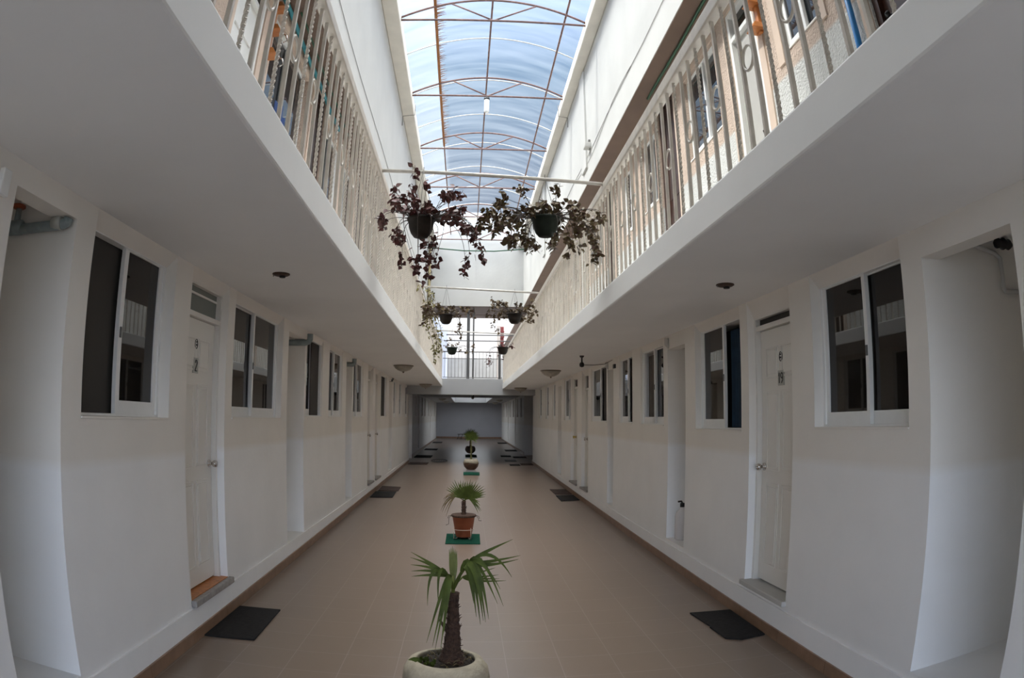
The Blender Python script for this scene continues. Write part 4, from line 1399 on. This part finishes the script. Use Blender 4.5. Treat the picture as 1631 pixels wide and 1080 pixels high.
def frond(hub, pts, m_, w, from_=(0, .66)):
    mb_ = MB()
    mb_.tube([Q(from_[0], from_[1], 0), Q((from_[0] + hub[0]) / 2, (from_[1] + hub[1]) / 2 + .01, hub[2] / 2), Q(*hub)], [.0085, .006, .005], 7)
    mids = []
    for (mx_, mz, md_, tx, tz, td) in pts:
        H = Vector(Q(*hub))
        Mi = Vector(Q(mx_, mz, md_))
        mids.append(tuple(H.lerp(Mi, .62)))
        blade(mb_, H, 2 * Mi - H * .5 - Vector(Q(tx, tz, td)) * .5, Q(tx, tz, td), w, 10)
    web(mb_, Q(*hub), mids)
    return obj('frond', mb_, m_, r)


frond((-.022, .738, -.02), [(-.10, .80, -.02, -.226, .862, .03), (-.10, .795, -.02, -.230, .834, .02), (-.10, .785, -.03, -.226, .797, .0), (-.10, .770, -.03, -.221, .766, -.02), (-.10, .750, -.03, -.220, .738, -.03),
                               (-.105, .770, -.06, -.135, .585, -.07), (-.068, .775, -.06, -.077, .583, -.07)], M_LEAF, .0085)
frond((-.012, .735, -.04), [(-.045, .70, -.07, -.142, .382, -.11), (-.035, .69, -.08, -.110, .368, -.13), (-.03, .68, -.09, -.096, .352, -.14), (-.022, .68, -.09, -.068, .343, -.13), (-.02, .69, -.07, -.05, .43, -.10)], M_LEAF, .011)
frond((.045, .775, -.04), [(.075, .80, -.07, .109, .617, -.12), (.095, .81, -.08, .143, .500, -.13), (.105, .805, -.09, .158, .525, -.14), (.125, .80, -.08, .187, .523, -.11), (.10, .80, -.06, .135, .56, -.10), (.085, .80, -.08, .122, .54, -.12), (.115, .80, -.085, .170, .51, -.12)], M_LEAF, .014)
frond((.085, .815, .0), [(.17, .87, .01, .322, .935, .05), (.18, .815, .02, .365, .842, .06), (.18, .80, .01, .352, .827, .03), (.20, .86, -.02, .312, .742, -.04), (.16, .82, -.03, .266, .586, -.07), (.155, .815, -.04, .250, .68, -.06),
                          (.14, .80, -.04, .235, .60, -.07)], M_LEAF, .0095)
frond((.05, .725, .03), [(.13, .70, .05, .290, .688, .10), (.12, .71, .06, .255, .694, .12), (.12, .72, .05, .248, .722, .10), (.10, .735, .05, .23, .76, .11)], M_LEAF, .0075)
mb = MB()
mb.tube([Q(.0, .63, 0), Q(.0, .74, 0)], [.012, .007], 8)
for k in range(6):
    dx = -.012 + .006 * k
    blade(mb, Q(dx * .3, .70, .004 * (k % 2)), Q(dx, .80, -.004 * (k % 2)), Q(dx * 1.3 - .003, .905 - .008 * abs(k - 2), 0), .0085, 8)
tag(obj('spear_leaf', mb, M_LEAFY, r), 'upright yellow green unopened leaf')


def fan(mb_, hub, axis, right, n_, spread, L, w, droop=.15, jit=.08):
    """a fan leaf: segments radiating from the hub in the plane of axis and right"""
    hub, axis, right = Vector(hub), Vector(axis).normalized(), Vector(right).normalized()
    mids = []
    for k in range(n_):
        a = -spread / 2 + spread * k / (n_ - 1)
        d = axis * math.cos(a) + right * math.sin(a)
        l_ = L * random.uniform(1 - jit, 1 + jit) * (1 - .12 * abs(a) / (spread / 2))
        mids.append(tuple(hub + d * l_ * .40))
        blade(mb_, hub, hub + d * l_ * .6, hub + d * l_ - Vector((0, 0, droop * l_ * random.uniform(.3, 1.4))), w, 7)
    web(mb_, hub, mids)


def small_palm(name_label, x, y_, zb, pot_mb, pot_mat, soil_z, soil_r, trunk_top, tr0, tr1, fans, trunk_mat=M_TRUNK):
    r_ = thing('potted_palm', (x, y_, zb), name_label, 'potted plant')
    po_ = obj('planter', pot_mb, pot_mat, r_)
    obj('soil', MB().lathe([(soil_r, soil_z - .03), (soil_r, soil_z), (.001, soil_z + .008)], (x, y_, 0), 28), M_SOIL, r_)
    t_ = MB()
    palm_trunk(t_, (x, y_, soil_z), trunk_top, tr0, tr1, 16, 12)
    obj('trunk', t_, trunk_mat, r_)
    for (hub, ax, rt, n_, sp_, L, w, dr, m_) in fans:
        f_ = MB()
        f_.tube([trunk_top, tuple((Vector(trunk_top) + Vector(hub)) / 2 + Vector((0, 0, .01))), hub], [.006, .004, .003], 6)
        fan(f_, hub, ax, rt, n_, sp_, L, w, dr)
        obj('frond', f_, m_, r_)
    return r_, po_


# terracotta pot on a wire stand
x, y_ = -.03, 8.42
zb = fz(8.42) + .035
tp = MB().lathe([(.098, 0), (.102, .01), (.142, .26), (.152, .262), (.154, .288), (.142, .290), (.138, .26), (.13, .24)], (x, y_, zb), 36)
r, po = small_palm('fan palm in a terracotta pot on a wire stand over a green mat', x, y_, zb, tp, M_TERRA, zb + .26, .134, (x + .005, y_, .525), .030, .024,
                   [((x + .03, y_ - .03, .555), (.18, -.30, 1), (1, 0, 0), 21, 2.7, .245, .0085, .0, M_LEAF),
                    ((x + .05, y_ + .0, .56), (.55, .1, .9), (1, 0, -.5), 14, 2.0, .26, .008, .0, M_LEAF),
                    ((x + .07, y_ - .04, .555), (.8, -.5, .0), (-.3, .2, 1), 9, 1.4, .17, .008, .5, M_LEAF),
                    ((x - .02, y_ + .03, .565), (-.35, .2, 1), (1, .2, .2), 12, 1.7, .24, .008, .0, M_LEAF),
                    ((x - .10, y_ - .02, .585), (-.9, -.2, .15), (.2, .3, 1), 12, 1.7, .19, .006, 1.0, M_LEAFD)])
rm = MB().lathe([(.153, .262), (.158, .266), (.158, .286), (.153, .29)], (x, y_, zb), 36)
obj('pot_rim', rm, M_TRUNK, r)
for sg in (-1, 1):
    mb = MB()
    bx = x + sg * .155
    mb.tube([(bx, y_ - .05, zb + .285), (bx + sg * .03, y_ - .06, zb + .25), (bx + sg * .035, y_ - .06, zb + .22 - (.05 if sg < 0 else 0)), (bx + sg * .07, y_ - .06, zb + .215 - (.06 if sg < 0 else 0))], .0035, 6)
    mb.tube([(bx, y_ - .05, zb + .285), (bx + sg * .035, y_ - .06, zb + .275), (bx + sg * .045, y_ - .06, zb + .245)], .003, 6)
    obj('dry_root', mb, M_STEM, r)
ws = thing('plant_stand', (x, y_, fz(y_)), 'pale wire ring stand holding the terracotta pot', 'plant stand')
mb = MB().tube([(x + .132 * math.cos(q), y_ + .132 * math.sin(q), zb + .10) for q in [2 * PI * i / 36 for i in range(36)]], .0035, 6, closed=True)
obj('ring', mb, M_WIREP, ws)
for q in (-PI / 2 + .75, -PI / 2 - 1.2, PI / 2):
    px_, py_ = x + .134 * math.cos(q), y_ + .134 * math.sin(q)
    qx, qy = x + .09 * math.cos(q), y_ + .09 * math.sin(q)
    obj('leg', MB().tube([(px_, py_, zb + .125), (px_, py_, fz(y_) + .014), (qx, qy, fz(y_) + .018), (qx, qy, zb - .004)], .004, 6), M_WIREP, ws)

# far round planters
x, y_ = .135, 18.4
zb = fz(y_) + .045
prof = [(.09, 0), (.13, .02), (.19, .09), (.212, .17), (.205, .235), (.175, .285), (.160, .30), (.15, .295), (.155, .26)]
r, po = small_palm('tall thin palm in the pale planter with a dark brown lower half', x, y_, zb, MB().lathe(prof[3:], (x, y_, zb), 36), M_POTST, zb + .275, .152, (x + .0, y_, .92), .022, .014,
                   [((x, y_, 1.0), (.05, -.2, 1), (1, 0, 0), 14, 2.4, .30, .014, .10, M_LEAF),
                    ((x + .02, y_, .96), (.6, -.3, .6), (-.3, 1, .2), 12, 2.2, .26, .012, .4, M_LEAF),
                    ((x - .02, y_, .96), (-.5, -.3, .7), (.3, 1, .2), 12, 2.2, .26, .012, .4, M_LEAF),
                    ((x, y_ + .02, .98), (.1, .4, .9), (1, 0, 0), 12, 2.2, .28, .013, .2, M_LEAF)], M_TRUNK2)
mb = MB()
n_ = 36
lo = prof[:4]
mb.lathe(lo + [(.2125, .172)], (x, y_, zb), n_)
# wavy glaze line climbing on to the pale half
bmv = len(mb.v)
for j in range(n_):
    a = 2 * PI * j / n_
    h1 = .172 + .018 * math.sin(3 * a + 1) + .015
    mb.v.append((x + .2135 * math.cos(a), y_ + .2135 * math.sin(a), zb + .165))
    mb.v.append((x + .2130 * math.cos(a), y_ + .2130 * math.sin(a), zb + h1))
for j in range(n_):
    k = (j + 1) % n_
    mb.f.append((bmv + 2 * j, bmv + 2 * k, bmv + 2 * k + 1, bmv + 2 * j + 1))
    mb.sm.append(True)
tag(obj('glazed_base', mb, M_POTBR, r), 'dark brown glazed lower half')
ws = thing('plant_stand', (x, y_, fz(y_)), 'thin wire stand under the pale two tone planter', 'plant stand')
obj('ring', MB().tube([(x + .12 * math.cos(q), y_ + .12 * math.sin(q), zb - .005) for q in [2 * PI * i / 24 for i in range(24)]], .006, 6, closed=True), M_WIREP, ws)
for q in (-.6, -2.5, 1.57):
    obj('leg', MB().tube([(x + .12 * math.cos(q), y_ + .12 * math.sin(q), zb - .005), (x + .17 * math.cos(q), y_ + .17 * math.sin(q), fz(y_) + .004)], .006, 6), M_WIREP, ws)
x, y_ = .16, 26.2
zb = fz(y_) + .03
prof = [(.09, 0), (.14, .03), (.19, .09), (.205, .16), (.195, .22), (.165, .27), (.15, .285), (.14, .28), (.145, .25)]
small_palm('leafy palm in the farthest brown round planter', x, y_, zb, MB().lathe(prof, (x, y_, zb), 36), M_POTG, zb + .262, .142, (x, y_, .68), .030, .024,
           [((x, y_, .76), (.0, -.15, 1), (1, 0, 0), 16, 2.0, .42, .020, .06, M_LEAF),
            ((x + .03, y_, .73), (.4, -.2, .8), (-.3, 1, .2), 14, 2.2, .36, .018, .2, M_LEAF),
            ((x - .03, y_, .73), (-.4, -.2, .8), (.3, 1, .2), 14, 2.2, .36, .018, .2, M_LEAF),
            ((x, y_ - .03, .70), (.1, -.8, .5), (1, 0, 0), 14, 2.4, .30, .016, .3, M_LEAF)])

# ------------------------------------------------------------------ hanging planters
def leaf_at(mb_, p, d, L, w):
    """a pointed oval leaf, creased along the middle"""
    p, d = Vector(p), Vector(d).normalized()
    a = Vector((0, 0, 1)) if abs(d.z) < .85 else Vector((1, 0, 0))
    sdv = d.cross(a).normalized()
    rot = Matrix.Rotation(random.uniform(-1.2, 1.2), 3, d)
    sdv = rot @ sdv
    up = sdv.cross(d)
    b0 = len(mb_.v)
    prof = [(0, .05), (.18, .75), (.42, 1.0), (.7, .62), (1.0, .0)]
    for t_, ww in prof:
        c = p + d * L * t_ - up * L * .25 * t_ * t_
        mb_.v += [tuple(c - sdv * w * ww), tuple(c - up * w * .18 * ww), tuple(c + sdv * w * ww)]
    for i in range(len(prof) - 1):
        q = b0 + i * 3
        mb_.f += [(q, q + 1, q + 4, q + 3), (q + 1, q + 2, q + 5, q + 4)]
        mb_.sm += [True, True]


def hanging(x, y_, zr, hang, rad, hgt, label, tips, potm, lm, leafL, per, wires=True, extra=None):
    """pot hung by wires from a pipe at height hang; tips are the ends of its trailing stems"""
    r_ = thing('hanging_planter', (x, y_, zr - hgt), label, 'hanging plant', 'hanging planters')
    prof = [(rad * .30, 0), (rad * .52, .006), (rad * .74, hgt * .22), (rad * .90, hgt * .52), (rad * .97, hgt * .86), (rad * 1.06, hgt * .88), (rad * 1.06, hgt), (rad * .96, hgt), (rad * .92, hgt * .85)]
    obj('pot', MB().lathe(prof, (x, y_, zr - hgt), 28), potm, r_)
    obj('soil', MB().lathe([(rad * .92, hgt * .80), (rad * .92, hgt * .88), (.001, hgt * .95)], (x, y_, zr - hgt), 20), M_SOIL, r_)
    if wires:
        wm = MB()
        for q in (.5, 2.6, 4.7):
            wm.tube([(x + rad * math.cos(q), y_ + rad * math.sin(q), zr), (x, y_, hang)], .0022, 5)
        wm.tube([(x, y_, hang - .01), (x, y_ + .02, hang + .02), (x, y_ + .01, hang + .035)], .003, 5)
        obj('hanging_wire', wm, M_WIRE, r_)
    st, lv = MB(), MB()
    if per > 11:
        tips = list(tips) + [(a + random.uniform(-.07, .07), b_ + random.uniform(-.05, .06)) for a, b_ in tips if random.random() < .75]
    for k, (tx, tz) in enumerate(tips):
        tx = max(-.69, min(1.04, tx))
        ty = y_ + random.uniform(-.22, .22)
        if abs(tx - x) < rad * 1.3 and tz < zr + .03 and tz > zr - hgt - .06:
            ty = y_ + random.uniform(rad * 1.1, rad * 2)          # these stems fall behind the pot
        a = math.atan2(ty - y_, tx - x)
        p0 = Vector((x + rad * .7 * math.cos(a), y_ + rad * .7 * math.sin(a), zr - .01))
        p3 = Vector((tx, ty, tz))
        ln = (p3 - p0).length
        up_ = .10 + .25 * ln
        out = Vector((math.cos(a), math.sin(a), 0))
        if tz > zr:
            p1 = p0 + Vector((0, 0, .35 * ln)) + out * .15 * ln
            p2 = p3 - Vector((0, 0, .30 * ln)) - out * .05
        else:
            p1 = p0 + Vector((0, 0, up_ * .35)) + out * .55 * ln
            p2 = p3 + Vector((0, 0, .40 * ln)) + out * random.uniform(-.02, .08)
        pts = []
        for i in range(13):
            t_ = i / 12
            pts.append(p0 * (1 - t_) ** 3 + p1 * 3 * t_ * (1 - t_) ** 2 + p2 * 3 * t_ * t_ * (1 - t_) + p3 * t_ ** 3)
        st.tube(pts, [.0032 - .0018 * i / 12 for i in range(13)], 5)
        n_ = per + random.randint(-2, 3)
        for j in range(n_):                               # leaves crowd towards the tip
            t_ = 1 - (j / n_) * .14 - (.14 if j % 8 == 7 else 0)
            i = max(0, min(12, int(t_ * 12)))
            c = pts[i] + Vector((random.uniform(-.024, .024), random.uniform(-.024, .024), random.uniform(-.024, .024)))
            d = Vector((random.uniform(-1, 1), random.uniform(-1, 1), random.uniform(-1.0, .35)))
            L = leafL * random.uniform(.6, 1.25)
            leaf_at(lv, c, d, L, L * .40)
    for j in range(per * 6):                              # tuft above the pot
        a = random.uniform(0, 2 * PI)
        q = random.uniform(0, rad)
        c = Vector((x + q * math.cos(a), y_ + q * math.sin(a), zr + random.uniform(0, .06)))
        leaf_at(lv, c, Vector((random.uniform(-1, 1), random.uniform(-1, 1), random.uniform(-.2, .9))), leafL * random.uniform(.6, 1.1), leafL * .33)
    obj('stems', st, M_STEM, r_)
    obj('foliage', lv, lm, r_)
    return r_


LPT = [(-0.497, 3.556), (-0.66, 3.463), (-0.663, 3.414), (-0.573, 3.355), (-0.499, 3.399), (-0.378, 3.415), (-0.204, 3.488), (-0.121, 3.424), (-0.124, 3.349), (-0.067, 3.275), (-0.166, 3.252), (-0.044, 3.16), (-0.255, 3.241), (-0.173, 3.168), (0.037, 3.078), (-0.03, 3.005), (0.02, 2.985), (0.115, 2.855), (-0.02, 2.772), (-0.271, 2.798), (-0.347, 2.707), (-0.345, 2.657), (-0.418, 2.796), (-0.558, 2.825), (-0.567, 3.024), (-0.644, 3.06), (-0.712, 3.112), (-0.763, 3.112), (-0.307, 3.001), (-0.376, 2.99), (-0.397, 3.271), (-0.439, 3.313), (-0.52, 3.313), (-0.346, 3.261), (-0.048, 3.329), (-0.623, 3.339)]
RPT = [(0.384, 3.463), (0.243, 3.367), (0.264, 3.314), (0.195, 3.254), (0.24, 3.213), (0.3, 3.23), (0.38, 3.333), (0.47, 3.309), (0.47, 3.246), (0.142, 3.132), (0.111, 3.173), (0.202, 3.102), (0.301, 3.094), (0.36, 3.169), (0.391, 3.044), (0.461, 3.077), (0.303, 2.899), (0.352, 2.9), (0.391, 2.962), (0.441, 2.963), (0.55, 2.946), (0.516, 3.017), (0.582, 3.356), (0.561, 3.312), (0.726, 3.481), (0.745, 3.379), (0.826, 3.333), (0.714, 3.297), (0.764, 3.256), (0.846, 3.259), (0.897, 3.261), (0.885, 3.176), (1.031, 3.251), (0.997, 3.138), (1.039, 3.15), (1.087, 3.026), (1.049, 2.931), (1.003, 2.919), (1.05, 2.881), (0.994, 2.981), (0.923, 2.978), (0.862, 3.018), (0.771, 2.973), (0.64, 2.969), (0.691, 3.043), (0.68, 2.96), (0.78, 2.87), (0.663, 3.327), (0.622, 3.293), (0.753, 3.171)]
hanging(-.395, 5.2, 3.195, 3.62, .110, .165, 'purple leaved plant trailing from the dark hanging pot at the near left', LPT, M_HPOT, M_PURPLE, .050, 14)
hanging(.620, 5.2, 3.222, 3.575, .112, .165, 'olive and purple plant trailing from the green hanging pot at the near right', RPT, M_HPOTG, M_OLIVE, .047, 13)


def rtips(x, z, n_, sx, up, dn):
    return [(x + random.uniform(-sx, sx), z + random.uniform(-dn, up)) for _ in range(n_)]


HP = hanging(-.337, 10.15, 3.17, 3.60, .105, .15, 'dark hanging pot on the left of the second pipe, before the end wall', rtips(-.30, 3.22, 40, .42, .14, .10) + [(-.15, 3.0), (-.12, 2.92), (-.10, 2.83), (-.16, 2.88), (-.66, 3.07), (-.70, 2.97)], M_HPOT, M_OLIVE, .048, 9)
hanging(.725, 10.15, 3.20, 3.56, .11, .16, 'dark hanging pot on the right of the second pipe, before the end wall', rtips(.68, 3.26, 46, .38, .18, .14) + [(1.02, 3.18), (.98, 3.08), (.42, 2.98), (.47, 2.92), (.93, 3.05)], M_HPOT, M_OLIVE, .048, 9)
hanging(-.36, 15.5, 3.22, 3.62, .125, .17, 'small dark hanging pot at the left in front of the bright opening', rtips(-.1, 3.2, 8, .32, .18, .12) + rtips(-.4, 3.3, 5, .2, .2, .1), M_HPOTG, M_OLIVE, .05, 5)
hanging(.83, 15.4, 3.23, 3.57, .125, .17, 'small dark hanging pot at the right in front of the bright opening', rtips(.6, 3.0, 7, .3, .12, .22) + rtips(1.2, 3.22, 3, .1, .1, .1), M_HPOT, M_PURPLE, .05, 5)
# yellow green vine trailing down the left railing
st, lv = MB(), MB()
for k in range(4):
    y0 = 9.6 + .22 * k
    x0 = -.70 + .05 * k
    pts = [Vector((x0 + .03 * math.sin(i * .9 + k) + .014 * i, y0 + .03 * math.cos(i + k) + .14 * i, 3.52 - .088 * i)) for i in range(12 - k)]
    st.tube(pts, .004, 5)
    for i in range(70):
        p = random.choice(pts)
        c = p + Vector((random.uniform(-.035, .035), random.uniform(-.06, .06), random.uniform(-.05, .05)))
        leaf_at(lv, c, Vector((random.uniform(-1, 1), random.uniform(-1, .6), random.uniform(-1, .1))), random.uniform(.035, .065), .018)
vine = tag(obj('trailing_vine', st, M_STEM, HP), 'yellow green vine hanging down beside the railing')
obj('vine_leaves', lv, M_VINE, vine)
